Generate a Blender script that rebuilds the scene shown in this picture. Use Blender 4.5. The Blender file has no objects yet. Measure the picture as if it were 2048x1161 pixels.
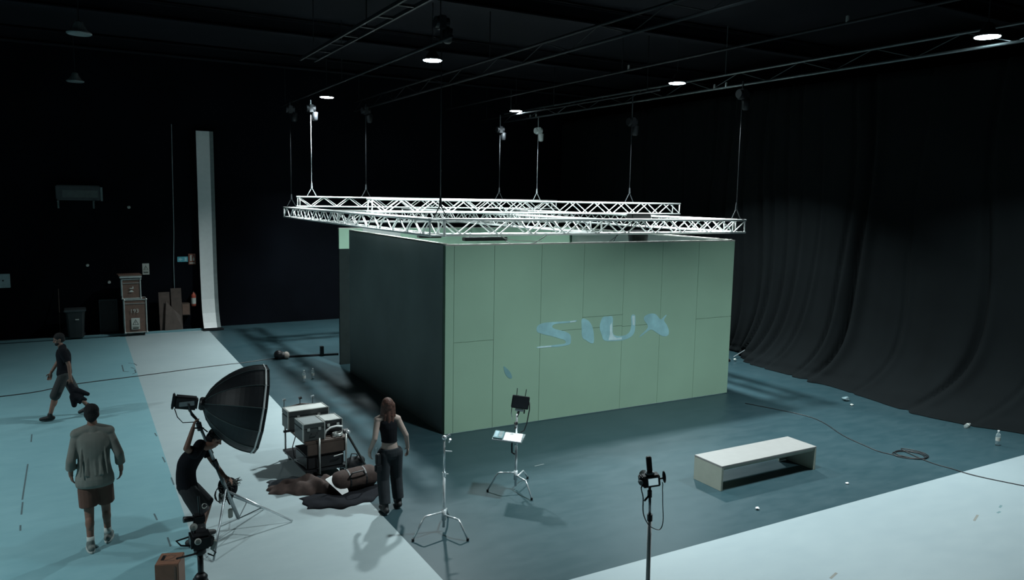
import bpy, bmesh, math, random
from mathutils import Vector, Matrix, Quaternion
random.seed(7)
PI = math.pi
C = bpy.context.scene.collection
V = Vector

# ---------------------------------------------------------------- camera
cam_d = bpy.data.cameras.new('camera')
cam_d.sensor_width = 36.0
cam_d.lens = 36.0 * 1530.5 / 2048.0
cam_d.clip_start = 0.05; cam_d.clip_end = 200
cam = bpy.data.objects.new('camera', cam_d); C.objects.link(cam)
YAW, PITCH, ROLL = 0.516143, 0.120453, 0.018235
fw = V((math.sin(YAW)*math.cos(PITCH), math.cos(YAW)*math.cos(PITCH), -math.sin(PITCH)))
rt = V((math.cos(YAW), -math.sin(YAW), 0)); up = rt.cross(fw)
r2 = rt*math.cos(ROLL) + up*math.sin(ROLL); u2 = -rt*math.sin(ROLL) + up*math.cos(ROLL)
M = Matrix((( r2.x, u2.x, -fw.x), (r2.y, u2.y, -fw.y), (r2.z, u2.z, -fw.z)))
cam.matrix_world = Matrix.Translation((0, 0, 4.55)) @ M.to_4x4()
bpy.context.scene.camera = cam
# ---------------------------------------------------------------- world, exposure
sc = bpy.context.scene
sc.view_settings.view_transform = 'Standard'; sc.view_settings.look = 'None'
sc.view_settings.exposure = 0.0; sc.view_settings.gamma = 1.0
sc.view_settings.use_curve_mapping = False
w = bpy.data.worlds.new('world'); sc.world = w; w.use_nodes = True
w.node_tree.nodes['Background'].inputs[0].default_value = (0.35, 0.75, 1.0, 1)
w.node_tree.nodes['Background'].inputs[1].default_value = 0.002
LAMP_COL = (0.86, 0.98, 1.0)
LAMP_SPREAD = math.radians(116)
LAMP_W = 410
LAMPZ = 7.41
LAMPS = [(6.6, 23.0, 0.9), (6.7, 15.4, 1.45), (12.85, 22.6, 0.7), (12.95, 14.8, 1.5), (13.6, 7.75, 0.82), (7.4, 8.25, 0.80)]

# ---------------------------------------------------------------- helpers
def s2l(c):
    return tuple(((x/255)/12.92 if x/255 <= 0.04045 else ((x/255+0.055)/1.055)**2.4) for x in c)
MATS = {}
def mat(name, col, rough=0.6, metal=0.0, var=0.12, scale=8.0, bump=0.0, emit=None, spec=0.5, alpha=None, trans=0.0, sheen=0.0):
    if name in MATS: return MATS[name]
    m = bpy.data.materials.new(name); m.use_nodes = True
    nt = m.node_tree; b = nt.nodes['Principled BSDF']
    tc = nt.nodes.new('ShaderNodeTexCoord')
    n = nt.nodes.new('ShaderNodeTexNoise'); n.inputs['Scale'].default_value = scale; n.inputs['Detail'].default_value = 6
    nt.links.new(tc.outputs['Object'], n.inputs['Vector'])
    r = nt.nodes.new('ShaderNodeValToRGB')
    r.color_ramp.elements[0].position = 0.3; r.color_ramp.elements[1].position = 0.7
    r.color_ramp.elements[0].color = tuple(max(0, x*(1-var)) for x in col)+(1,)
    r.color_ramp.elements[1].color = tuple(min(1, x*(1+var)) for x in col)+(1,)
    nt.links.new(n.outputs['Fac'], r.inputs['Fac'])
    nt.links.new(r.outputs['Color'], b.inputs['Base Color'])
    b.inputs['Roughness'].default_value = rough; b.inputs['Metallic'].default_value = metal
    b.inputs['Specular IOR Level'].default_value = spec
    if trans: b.inputs['Transmission Weight'].default_value = trans
    if bump:
        bp = nt.nodes.new('ShaderNodeBump'); bp.inputs['Strength'].default_value = bump; bp.inputs['Distance'].default_value = 0.02
        nt.links.new(n.outputs['Fac'], bp.inputs['Height']); nt.links.new(bp.outputs['Normal'], b.inputs['Normal'])
    if emit:
        b.inputs['Emission Color'].default_value = tuple(emit[0])+(1,); b.inputs['Emission Strength'].default_value = emit[1]
    MATS[name] = m
    return m

def basis(d):
    d = V(d).normalized()
    a = V((0,0,1)) if abs(d.z) < 0.9 else V((1,0,0))
    x = d.cross(a).normalized(); y = d.cross(x).normalized()
    return x, y, d

class MB:
    def __init__(s): s.bm = bmesh.new()
    def box(s, c, size, rz=0, m=None, bev=0):
        c = V(c); hx, hy, hz = [k/2 for k in size]
        R = Matrix.Rotation(rz, 3, 'Z') if m is None else m
        vs = [s.bm.verts.new(c + R @ V((x*hx, y*hy, z*hz))) for x in (-1,1) for y in (-1,1) for z in (-1,1)]
        idx = [(0,1,3,2),(4,6,7,5),(0,4,5,1),(2,3,7,6),(0,2,6,4),(1,5,7,3)]
        fs = [s.bm.faces.new([vs[i] for i in f]) for f in idx]
        if bev:
            es = set(e for f in fs for e in f.edges)
            bmesh.ops.bevel(s.bm, geom=list(es), offset=bev, segments=2, affect='EDGES')
        return s
    def beam(s, a, b, w, h):      # rectangular bar from a to b
        a = V(a); b = V(b); x, y, d = basis(b-a)
        R = Matrix((x, y, d)).transposed()
        return s.box((a+b)/2, (w, h, (b-a).length), m=R)
    def loft(s, rings, n=16, cap=True, sq=1.0):   # rings: (centre, vecA, vecB)
        prev = None; first = None
        for c, A, B in rings:
            c = V(c); A = V(A); B = V(B); ring = []
            for i in range(n):
                t = 2*PI*i/n; ca, sa = math.cos(t), math.sin(t)
                if sq != 1.0:
                    ca = math.copysign(abs(ca)**sq, ca); sa = math.copysign(abs(sa)**sq, sa)
                ring.append(s.bm.verts.new(c + A*ca + B*sa))
            if prev:
                for i in range(n): s.bm.faces.new((prev[i], prev[(i+1)%n], ring[(i+1)%n], ring[i]))
            else: first = ring
            prev = ring
        if cap:
            s.bm.faces.new(list(reversed(first))); s.bm.faces.new(prev)
        return s
    def cyl(s, a, b, r0, r1=None, n=14, cap=True):
        a = V(a); b = V(b); r1 = r0 if r1 is None else r1
        x, y, d = basis(b-a)
        return s.loft([(a, x*r0, y*r0), (b, x*r1, y*r1)], n, cap)
    def tube(s, pts, r, n=8, closed=False, flat=1.0):
        pts = [V(p) for p in pts]
        if len(pts) < 2: return s
        rings = []; x = None
        for i, p in enumerate(pts):
            a = pts[i-1] if i > 0 else p; b = pts[i+1] if i < len(pts)-1 else p
            d = (b-a)
            if d.length < 1e-9: d = V((0,0,1))
            d.normalize()
            if x is None: x, y, _ = basis(d)
            else:
                x = (x - d*x.dot(d))
                if x.length < 1e-6: x, y, _ = basis(d)
                x.normalize()
            y = d.cross(x)
            rr = r[i] if isinstance(r, (list, tuple)) else r
            rings.append((p, x*rr, y*rr*flat))
        return s.loft(rings, n)
    def ell(s, c, r, m=None, u=20, v=12):
        c = V(c); R = m if m is not None else Matrix.Identity(3)
        top = s.bm.verts.new(c + R @ V((0,0,r[2]))); bot = s.bm.verts.new(c + R @ V((0,0,-r[2])))
        rows = []
        for j in range(1, v):
            ph = PI*j/v
            rows.append([s.bm.verts.new(c + R @ V((r[0]*math.sin(ph)*math.cos(2*PI*i/u), r[1]*math.sin(ph)*math.sin(2*PI*i/u), r[2]*math.cos(ph)))) for i in range(u)])
        for i in range(u):
            s.bm.faces.new((top, rows[0][i], rows[0][(i+1)%u])); s.bm.faces.new((bot, rows[-1][(i+1)%u], rows[-1][i]))
            for j in range(len(rows)-1):
                s.bm.faces.new((rows[j][i], rows[j+1][i], rows[j+1][(i+1)%u], rows[j][(i+1)%u]))
        return s
    def cap(s, a, b, r0, r1=None, n=14):          # rounded limb
        r1 = r0 if r1 is None else r1
        a = V(a); b = V(b); x, y, d = basis(b-a); rings = []
        for k in range(5):
            t = PI/2*(k/4.0); rr = max(r0*math.sin(t), r0*0.05)
            rings.append((a - d*r0*math.cos(t), x*rr, y*rr))
        for k in range(5):
            t = PI/2*(k/4.0); rr = max(r1*math.cos(t), r1*0.05)
            rings.append((b + d*r1*math.sin(t), x*rr, y*rr))
        return s.loft(rings, n)
    def prism(s, pts, d):                          # polygon (3D points) extruded by vector d
        d = V(d); a = [s.bm.verts.new(V(p)) for p in pts]; b = [s.bm.verts.new(V(p)+d) for p in pts]
        s.bm.faces.new(a); s.bm.faces.new(list(reversed(b)))
        n = len(a)
        for i in range(n): s.bm.faces.new((a[i], b[i], b[(i+1)%n], a[(i+1)%n]))
        return s
    def lathe(s, c, prof, axis=(0,0,1), n=20):
        x, y, d = basis(axis); c = V(c)
        return s.loft([(c + d*h, x*max(r,1e-4), y*max(r,1e-4)) for r, h in prof], n)
    def build(s, name, m, parent=None, loc=None, remesh=0, smooth=0, shade=False):
        o0 = V(parent['_o']) if parent is not None and '_o' in parent else V(loc) if loc is not None else V((0,0,0))
        bmesh.ops.recalc_face_normals(s.bm, faces=s.bm.faces)
        me = bpy.data.meshes.new(name); s.bm.to_mesh(me); s.bm.free()
        me.transform(Matrix.Translation(-o0))
        if remesh:
            t = bpy.data.objects.new('tmp', me); C.objects.link(t)
            md = t.modifiers.new('r', 'REMESH'); md.mode = 'VOXEL'; md.voxel_size = remesh; md.use_smooth_shade = True
            if smooth:
                sm = t.modifiers.new('s', 'SMOOTH'); sm.iterations = smooth; sm.factor = 0.5
            dg = bpy.context.evaluated_depsgraph_get()
            me2 = bpy.data.meshes.new_from_object(t.evaluated_get(dg))
            bpy.data.objects.remove(t); me = me2; me.name = name
        if shade:
            for p in me.polygons: p.use_smooth = True
        o = bpy.data.objects.new(name, me); C.objects.link(o)
        if m: me.materials.clear(); me.materials.append(m)
        if parent is not None:
            o.parent = parent
            o['_o'] = tuple(o0)
        elif loc is not None: o.location = loc; o['_o'] = tuple(o0)
        return o

def thing(name, label, cat, loc, group=None):
    o = bpy.data.objects.new(name, None); C.objects.link(o); o.empty_display_size = 0.1
    o.location = loc; o['label'] = label; o['category'] = cat; o['_o'] = tuple(loc)
    if group: o['group'] = group
    return o
def tag(o, label, cat, group=None):
    o['label'] = label; o['category'] = cat
    if group: o['group'] = group
    return o
def struct(o): o['kind'] = 'structure'; return o
def box1(name, c, size, m, rz=0, parent=None, bev=0, loc=None):
    return MB().box(c, size, rz, bev=bev).build(name, m, parent, loc=loc if loc is not None else (c if parent is None else None))
def copy_thing(r, loc, label=None):
    n = r.copy(); C.objects.link(n); n.location = loc
    if label: n['label'] = label
    for ch in list(r.children):
        c = ch.copy(); C.objects.link(c); c.parent = n
        for g in list(ch.children):
            d = g.copy(); C.objects.link(d); d.parent = c
    return n
def text_mesh(body, size, name, m, parent, M4, ext=0.001):
    cu = bpy.data.curves.new('t', 'FONT'); cu.body = body; cu.size = size; cu.extrude = ext; cu.align_x = 'CENTER'; cu.align_y = 'CENTER'
    t = bpy.data.objects.new('t', cu); C.objects.link(t)
    me = bpy.data.meshes.new_from_object(t.evaluated_get(bpy.context.evaluated_depsgraph_get()))
    bpy.data.objects.remove(t)
    o0 = V(parent['_o']); me.transform(M4); me.transform(Matrix.Translation(-o0)); me.name = name
    o = bpy.data.objects.new(name, me); C.objects.link(o); me.materials.clear(); me.materials.append(m); o.parent = parent; o['_o'] = tuple(o0)
    return o
def wallM(c, face=-1):      # local XY -> world X / Z at c, facing -Y
    return Matrix.Translation(c) @ Matrix.Rotation(PI/2, 4, 'X')

# ---------------------------------------------------------------- materials
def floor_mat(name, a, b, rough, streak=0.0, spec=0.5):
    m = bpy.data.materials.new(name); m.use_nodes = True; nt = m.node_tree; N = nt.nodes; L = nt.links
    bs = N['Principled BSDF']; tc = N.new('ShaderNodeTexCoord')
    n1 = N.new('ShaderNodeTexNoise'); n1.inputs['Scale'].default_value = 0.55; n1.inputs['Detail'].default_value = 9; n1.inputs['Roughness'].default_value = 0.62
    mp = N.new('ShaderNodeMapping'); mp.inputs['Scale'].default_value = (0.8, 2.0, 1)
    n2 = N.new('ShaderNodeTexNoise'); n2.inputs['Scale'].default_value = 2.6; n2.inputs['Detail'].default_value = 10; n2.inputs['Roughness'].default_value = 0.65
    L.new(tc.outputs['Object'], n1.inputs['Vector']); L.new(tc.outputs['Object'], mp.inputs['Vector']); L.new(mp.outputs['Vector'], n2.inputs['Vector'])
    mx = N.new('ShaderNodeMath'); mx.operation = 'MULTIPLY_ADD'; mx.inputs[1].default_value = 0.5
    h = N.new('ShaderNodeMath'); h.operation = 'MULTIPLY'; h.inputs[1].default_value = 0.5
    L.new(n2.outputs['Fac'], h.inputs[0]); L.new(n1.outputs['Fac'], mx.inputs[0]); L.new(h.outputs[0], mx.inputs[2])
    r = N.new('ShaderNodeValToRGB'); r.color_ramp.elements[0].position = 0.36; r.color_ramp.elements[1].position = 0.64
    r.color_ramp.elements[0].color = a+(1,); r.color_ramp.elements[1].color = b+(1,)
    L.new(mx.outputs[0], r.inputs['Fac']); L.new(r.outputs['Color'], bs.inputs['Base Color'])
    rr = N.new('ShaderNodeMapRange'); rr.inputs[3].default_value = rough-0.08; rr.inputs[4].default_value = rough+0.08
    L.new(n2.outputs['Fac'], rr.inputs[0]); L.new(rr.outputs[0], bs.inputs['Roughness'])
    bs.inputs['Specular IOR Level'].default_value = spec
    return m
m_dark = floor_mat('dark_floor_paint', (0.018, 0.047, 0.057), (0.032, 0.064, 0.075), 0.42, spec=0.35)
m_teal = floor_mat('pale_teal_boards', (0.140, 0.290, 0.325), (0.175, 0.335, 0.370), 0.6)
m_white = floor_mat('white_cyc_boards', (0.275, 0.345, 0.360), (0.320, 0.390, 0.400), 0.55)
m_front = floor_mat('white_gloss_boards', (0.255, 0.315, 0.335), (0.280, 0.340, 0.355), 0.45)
m_wall = mat('black_studio_wall', (0.0034, 0.0044, 0.0068), 0.95, var=0.3, scale=0.7, spec=0.06)
m_ceil = mat('black_ceiling', (0.004, 0.005, 0.008), 0.9, var=0.3, scale=0.5, spec=0.2)
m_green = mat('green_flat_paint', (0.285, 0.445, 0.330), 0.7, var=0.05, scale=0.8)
m_inner = mat('pale_grey_flat', (0.50, 0.52, 0.50), 0.75, var=0.05, scale=1)
m_flatshade = mat('shaded_green_flat', (0.155, 0.185, 0.180), 0.75, var=0.12, scale=0.8)  # green paint darkened: the unlit left side's shade is in the colour
m_seam = mat('flat_joint', (0.10, 0.16, 0.11), 0.9)
m_ply = mat('pale_timber_edge', (0.42, 0.42, 0.38), 0.7)
m_logo = mat('pale_blue_lettering', (0.31, 0.56, 0.60), 0.5, var=0.18, scale=3)
m_logow = mat('white_blue_lettering', (0.58, 0.76, 0.78), 0.5, var=0.1, scale=9)
m_alu = mat('truss_aluminium', (0.80, 0.82, 0.80), 0.45, 0.1, var=0.05)
m_chain = mat('steel_chain', (0.03, 0.036, 0.04), 0.55, 0.4)
m_black = mat('black_plastic', (0.012, 0.013, 0.015), 0.45)
m_blackm = mat('black_metal', (0.02, 0.022, 0.025), 0.4, 0.4)
m_cloth = mat('black_drape', (0.0042, 0.0062, 0.0070), 0.95, var=0.15, scale=1.2, spec=0.15)
m_grid = mat('dark_grid_steel', (0.010, 0.012, 0.015), 0.6, 0.3)
m_cst = mat('bright_stand_steel', (0.72, 0.78, 0.80), 0.35, 0.35)
m_chrome = mat('chrome_steel', (0.78, 0.84, 0.86), 0.25, 0.65, var=0.05)
m_greym = mat('grey_steel', (0.34, 0.39, 0.41), 0.35, 0.7)
m_white_p = mat('white_paint', (0.75, 0.77, 0.76), 0.55, var=0.03)
m_bside = mat('cream_bench_side', (0.42, 0.45, 0.38), 0.6, var=0.04)
m_paper = mat('white_paper', (0.85, 0.85, 0.85), 0.7, var=0.02)
m_brown = mat('brown_wood', (0.066, 0.046, 0.037), 0.6, var=0.25, scale=5)
m_brownc = mat('brown_canvas', (0.052, 0.033, 0.028), 0.9, var=0.3, scale=10, bump=0.3)
m_case = mat('orange_brown_laminate', (0.15, 0.088, 0.066), 0.5, var=0.12)
m_edge = mat('case_aluminium_edge', (0.5, 0.52, 0.5), 0.35, 0.6)
m_silver = mat('silver_case_panel', (0.42, 0.44, 0.43), 0.35, 0.5, var=0.1)
m_lens = mat('lamp_diffuser', (0.9, 0.95, 1), 0.3, emit=((0.72, 0.95, 1.0), 42))
m_off = mat('unlit_diffuser', (0.20, 0.22, 0.22), 0.4)
m_sign = mat('sign_white', (0.50, 0.52, 0.48), 0.6, var=0.03)
m_cyan = mat('exit_sign_teal', (0.10, 0.42, 0.50), 0.5)
m_red = mat('safety_red', (0.40, 0.07, 0.04), 0.5)
m_screen = mat('dark_screen', (0.006, 0.008, 0.012), 0.12)
m_skin = mat('skin', (0.20, 0.108, 0.078), 0.6, var=0.06, scale=12)
m_skinl = mat('skin_pale', (0.40, 0.31, 0.27), 0.6, var=0.06, scale=12)
m_hair = mat('dark_hair', (0.004, 0.004, 0.005), 0.85, var=0.4, scale=40, bump=0.5)
m_hairr = mat('auburn_hair', (0.085, 0.035, 0.024), 0.6, var=0.4, scale=40, bump=0.5)
m_tee = mat('black_tee_cloth', (0.006, 0.007, 0.010), 0.95, var=0.2, spec=0.2)
m_pants = mat('dark_trouser_cloth', (0.016, 0.022, 0.027), 0.9, var=0.25)
m_shirt = mat('grey_khaki_shirt_cloth', (0.17, 0.18, 0.16), 0.9, var=0.15, scale=6, bump=0.2)
m_shorts = mat('brown_short_cloth', (0.11, 0.058, 0.042), 0.9, var=0.12, scale=6)
m_shortsd = mat('dark_short_cloth', (0.030, 0.034, 0.034), 0.9, var=0.2, scale=6)
m_sock = mat('white_sock', (0.42, 0.48, 0.46), 0.9)
m_shoe = mat('dark_shoe', (0.012, 0.014, 0.015), 0.6)
m_shoeg = mat('grey_trainer', (0.14, 0.17, 0.16), 0.7)
m_eye = mat('eye_white', (0.06, 0.055, 0.05), 0.5)
m_glass = mat('clear_bottle_plastic', (0.8, 0.92, 0.95), 0.08, trans=0.85, var=0.02)
m_tealp = mat('teal_plastic', (0.12, 0.22, 0.24), 0.4)
m_fabw = mat('white_diffusion_cloth', (0.72, 0.76, 0.76), 0.8)
m_mark = mat('floor_pen_mark', (0.06, 0.10, 0.11), 0.9)

# ---------------------------------------------------------------- room
BW = 27.35
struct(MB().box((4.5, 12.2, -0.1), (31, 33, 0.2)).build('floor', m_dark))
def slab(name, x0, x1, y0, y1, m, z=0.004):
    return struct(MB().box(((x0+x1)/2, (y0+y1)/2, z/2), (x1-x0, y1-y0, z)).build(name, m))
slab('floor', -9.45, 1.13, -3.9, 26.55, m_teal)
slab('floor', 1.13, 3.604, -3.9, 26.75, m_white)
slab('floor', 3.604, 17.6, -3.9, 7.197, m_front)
struct(MB().box((4.85, BW+0.15, 4.4), (29.3, 0.3, 8.8)).build('wall_back', m_wall))
struct(MB().box((-9.65, 12.2, 4.4), (0.3, 33, 8.8)).build('wall_left', m_wall))
struct(MB().box((19.35, 12.2, 4.4), (0.3, 33, 8.8)).build('wall_right', m_wall))
struct(MB().box((4.85, -4.15, 4.4), (29.3, 0.3, 8.8)).build('wall_front', m_wall))
struct(MB().box((4.85, 12.2, 8.9), (29.6, 33.6, 0.2)).build('ceiling', m_ceil))
struct(MB().box((-2.9, BW-0.03, 0.05), (13.0, 0.06, 0.10)).build('baseboard_back', m_wall))
# long shallow kerb of the cyclorama along the back wall
struct(MB().box((0.0, 26.78, 0.03), (7.2, 0.12, 0.055)).build('trim_1', m_teal))

m_benchtop = mat('white_bench_top', (0.275, 0.272, 0.262), 0.5, var=0.03)
m_shade = mat('lower_panel_shade', (0.010, 0.016, 0.016), 0.9, spec=0.2)  # shade of the back wall's lower strip, as a colour
# strip at the foot of the back wall where the boards end
# ---------------------------------------------------------------- the flats of the set
FX0, FX1, FY, FH = 5.93, 13.32, 12.98, 3.655
stage = thing('stage_set', 'green-painted four-walled stage set of joined flats with blue lettering, under the hanging truss grid', 'stage set', (9.6, 13.0, 0))
fw_ = MB()
G = 0.006
def panel(x0, x1, z0, z1): fw_.box(((x0+x1)/2, FY+0.009, (z0+z1)/2), (x1-x0-G, 0.018, z1-z0-G), bev=0.0015)
T = FH
panel(FX0, 6.11, 0.012, T)
panel(6.11, 6.97, 1.78, T); panel(6.11, 6.97, 0.012, 1.78)
panel(6.97, 8.04, 0.012, T)
panel(8.04, 9.07, 1.85, T)
panel(9.07, 10.11, 2.09, T)
panel(8.04, 10.11, 0.012, 1.85); 
panel(9.07, 10.11, 1.85, 2.09)
panel(10.11, 11.16, 1.83, T); panel(10.11, 11.16, 0.012, 1.83)
panel(11.16, 12.22, 0.012, T)
panel(12.22, FX1, 1.86, T); panel(12.22, FX1, 0.012, 1.86)
front = fw_.build('front_wall', m_green, stage)
MB().box(((FX0+FX1)/2, FY+0.026, T/2), (FX1-FX0-0.01, 0.016, T-0.02)).build('joint_backing', m_seam, front)
MB().box(((FX0+FX1)/2, FY+0.045, T-0.012), (FX1-FX0, 0.09, 0.03)).build('top_rail', m_ply, front)
# left side
lw = MB().box((FX0+0.03, FY+0.10+2.87, T/2+0.006), (0.06, 5.72, T-0.012)).build('side_wall', m_flatshade, stage)
MB().box((FX0+0.045, FY+0.08+2.87, T-0.0), (0.09, 5.76, 0.03)).build('top_rail', m_ply, lw)
MB().box((FX0+0.02, FY+0.055, T/2), (0.04, 0.06, T-0.04)).build('corner_trim', m_seam, lw)
rw = MB().box((FX1-0.03, FY+0.10+3.3, T/2+0.006), (0.06, 6.6, T-0.012)).build('side_wall', m_inner, stage)
MB().box((FX1-0.045, FY+0.08+3.3, T-0.0), (0.09, 6.6, 0.03)).build('top_rail', m_ply, rw)
bk = MB()
bk.box((6.08, 19.83, (T+3.12)/2), (0.22, 0.06, T-3.12)); bk.box((6.40, 19.83, (T+3.12)/2), (0.42, 0.06, T-3.12)); bk.box((10.5, 19.83, T/2), (5.63, 0.06, T))
bkw = bk.build('back_wall', m_green, stage)
MB().box((7.15, 19.83, T/2), (1.07, 0.06, T)).build('grey_panel', m_inner, bkw)
MB().box((6.29, 19.83, 1.56), (0.64, 0.06, 3.12)).build('shaded_lower_panel', m_shade, bkw)  # shadow on the lower part of this strip, put in as a dark panel
MB().box((9.645, 19.85, T), (7.35, 0.1, 0.03)).build('top_rail', m_ply, bkw)

# lettering on the front wall: S I U X
def zp(pts, ox=1040, oz=600, k=0.15625):
    out = []
    for px, py in pts:
        X, Y = ox+px*k, oz+py*k
        out.append(wall_pt(X, Y))
    return out
CAMP = V((0, 0, 4.55))
def wall_pt(px, py, yw=FY):    # where a sightline meets the front wall
    d = fw + r2*((px-1024)/1530.5) - u2*((py-580.5)/1530.5)
    t = (yw-CAMP.y)/d.y; p = CAMP + d*t
    return (p.x, yw-0.0015, p.z)
def smooth_poly(pts, n=6):
    out = []; N = len(pts)
    for i in range(N):
        p0, p1, p2, p3 = [V(pts[(i+k-1) % N]) for k in range(4)]
        for j in range(n):
            t = j/n
            out.append(0.5*((2*p1)+(-p0+p2)*t+(2*p0-5*p1+4*p2-p3)*t*t+(-p0+3*p1-3*p2+p3)*t**3))
    return out
letters = {
 'letter_s': [(720,262),(640,272),(420,285),(300,297),(235,325),(210,370),(225,415),(290,440),(400,465),(510,498),(565,515),(585,540),(570,562),(500,572),(350,588),(225,602),(225,620),(350,610),(500,600),(610,580),(645,560),(652,500),(640,445),(590,412),(520,392),(450,375),(412,350),(430,318),(500,305),(620,296),(710,284)],
 'letter_i': [(790,248),(850,252),(900,295),(932,370),(945,460),(942,548),(905,556),(855,525),(797,480),(788,360)],
 'letter_u': [(1062,222),(1120,214),(1183,218),(1186,330),(1186,410),(1205,450),(1262,465),(1350,452),(1400,410),(1421,340),(1424,205),(1474,203),(1474,330),(1465,410),(1430,465),(1350,508),(1250,525),(1130,530),(1068,512),(1045,450),(1020,370),(1030,285)],
 'letter_x': [(1592,215),(1640,184),(1700,176),(1745,192),(1798,250),(1835,222),(1868,192),(1872,205),(1842,262),(1880,325),(1903,390),(1900,445),(1865,468),(1810,460),(1745,420),(1690,385),(1640,398),(1560,460),(1525,478),(1545,450),(1625,370),(1630,320),(1588,262)],
}
for nm, pts in letters.items():
    sp = smooth_poly(zp(pts), 4)
    MB().prism(sp, (0, -0.002, 0)).build(nm, m_logo, front)
hl = [[(640,276),(708,266),(712,282),(640,292)], [(222,604),(300,596),(400,588),(400,602),(300,612),(225,620)], [(1150,330),(1176,290),(1180,420),(1196,462),(1240,492),(1300,480),(1300,505),(1220,515),(1130,518),(1150,440)], [(1434,206),(1466,206),(1466,330),(1440,320)]]
for h in hl: MB().prism([V(p)+V((0,-0.002,0)) for p in zp(h)], (0, -0.002, 0)).build('pale_patch', m_logow, front)
sm = smooth_poly([wall_pt(*p) for p in [(1007,733),(1014,738),(1021,746),(1024,756),(1018,757),(1010,748)]], 3)
MB().prism(sm, (0, -0.002, 0)).build('blue_smudge', mat('blue_smudge_paint', (0.17, 0.34, 0.36), 0.7), front)

# ---------------------------------------------------------------- truss grid
def truss(label, a, b, h=0.145):
    a = V(a); b = V(b); d = (b-a).normalized(); L = (b-a).length
    sx = V((0,0,1)); sy = d.cross(sx).normalized()
    t = thing('lighting_truss', label, 'truss', tuple((a+b)/2), 'aluminium trusses of the hanging grid')
    for u, v in ((1,1),(1,-1),(-1,1),(-1,-1)):
        o = sx*h*u + sy*h*v
        MB().cyl(a+o, b+o, 0.025, n=10).build('chord', m_alu, t, shade=True)
    n = max(2, int(round(L/0.40))); st = L/n
    for ax, bx in ((sx*h, sy), (-sx*h, sy), (sy*h, sx), (-sy*h, sx)):
        m = MB()
        for i in range(n):
            s0 = h if i % 2 == 0 else -h
            m.cyl(a+ax+bx*s0+d*(st*i), a+ax-bx*s0+d*(st*(i+1)), 0.0135, n=6, cap=False)
            
        m.build('lattice', m_alu, t, shade=True)
    for e in (a+d*0.03, b-d*0.03):
        m = MB(); P = [e+sx*h*u+sy*h*v for u, v in ((1,1),(1,-1),(-1,-1),(-1,1))]
        for i in range(4): m.cyl(P[i], P[(i+1)%4], 0.018, n=6)
        m.build('end_frame', m_alu, t, shade=True)
    return t
ZL, ZU = 3.965, 4.31
truss('long lower truss over the left edge of the green set, running away from the camera', (5.80, 13.05, ZL), (5.80, 24.6, ZL))
truss('lower truss right above the front wall of the green set, nearest of all', (5.98, 13.34, ZL), (13.86, 13.34, ZL))
truss('lower truss over the right edge of the green set, ending beside the right-hand chain', (13.68, 13.54, ZL), (13.68, 24.6, ZL))
truss('lower truss crossing the middle of the green set from front to back', (9.75, 13.52, ZL), (9.75, 24.6, ZL))
truss('upper truss laid across the grid, second from the camera', (5.80, 16.93, ZU), (15.0, 16.93, ZU))
truss('rearmost upper truss, laid across the far end of the grid', (5.82, 23.5, ZU), (15.05, 23.5, ZU))
truss('lower truss across the grid between the two upper trusses', (5.98, 20.2, ZL), (13.5, 20.2, ZL))

# hoists and chains
PIPE_Z = 7.33
def hoist(x, y, zt, zc, label, m=m_chain, mb_=m_grid, r=0.010, flat=True):
    t = thing('chain_hoist', label, 'chain hoist', (x, y, zt), 'chain hoists holding up the truss grid')
    MB().cyl((x, y, zt+0.42), (x, y, zc), r, n=8).build('chain', m, t, shade=True)
    b = MB(); b.cyl((x-0.13, y, zc+0.10), (x+0.13, y, zc+0.10), 0.10, n=16); b.box((x, y, zc+0.10), (0.13, 0.2, 0.24), bev=0.015)
    b.build('motor_body', mb_, t)
    MB().lathe((x+0.12, y, zc-0.26), [(0.05, 0), (0.085, 0.03), (0.10, 0.26), (0.07, 0.27)], n=14).build('chain_bag', mb_, t, shade=True)
    MB().tube([(x, y, zc+0.22), (x, y, PIPE_Z+0.02)], 0.018).build('hook', m, t)
    h = MB(); h.cyl((x, y, zt+0.26), (x, y, zt+0.42), 0.032, 0.02, n=10)
    h.cyl((x, y, zt+0.28), (x-0.14, y, zt+0.03), 0.012, n=6); h.cyl((x, y, zt+0.28), (x+0.14, y, zt+0.03), 0.012, n=6)
    h.build('sling', m, t)
hoist(5.80, 24.2, 4.11, 7.0, 'leftmost chain hoist, on the far end of the left lower truss')
hoist(6.25, 23.5, 4.455, 7.0, 'pale chain rising beside the farther left ceiling lamp', m_chrome)
hoist(7.97, 23.5, 4.455, 7.05, 'thin dark chain on the rearmost truss, third from the left')
hoist(12.75, 23.5, 4.455, 6.75, 'dark chain on the rearmost truss, left of the bright white hoist')
hoist(14.28, 23.5, 4.455, 6.80, 'bright white hoist and chain on the right end of the rearmost truss', m_chrome, m_white_p)
hoist(5.98, 13.34, 4.11, 7.62, 'chain hoist over the near left corner of the truss grid')
hoist(13.27, 16.93, 4.455, 6.55, 'dark hoist over the right end of the second truss, its chain straight down')
hoist(13.68, 13.34, 4.11, 6.95, 'rightmost chain hoist, on the near right corner of the grid', m_chain)

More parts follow.
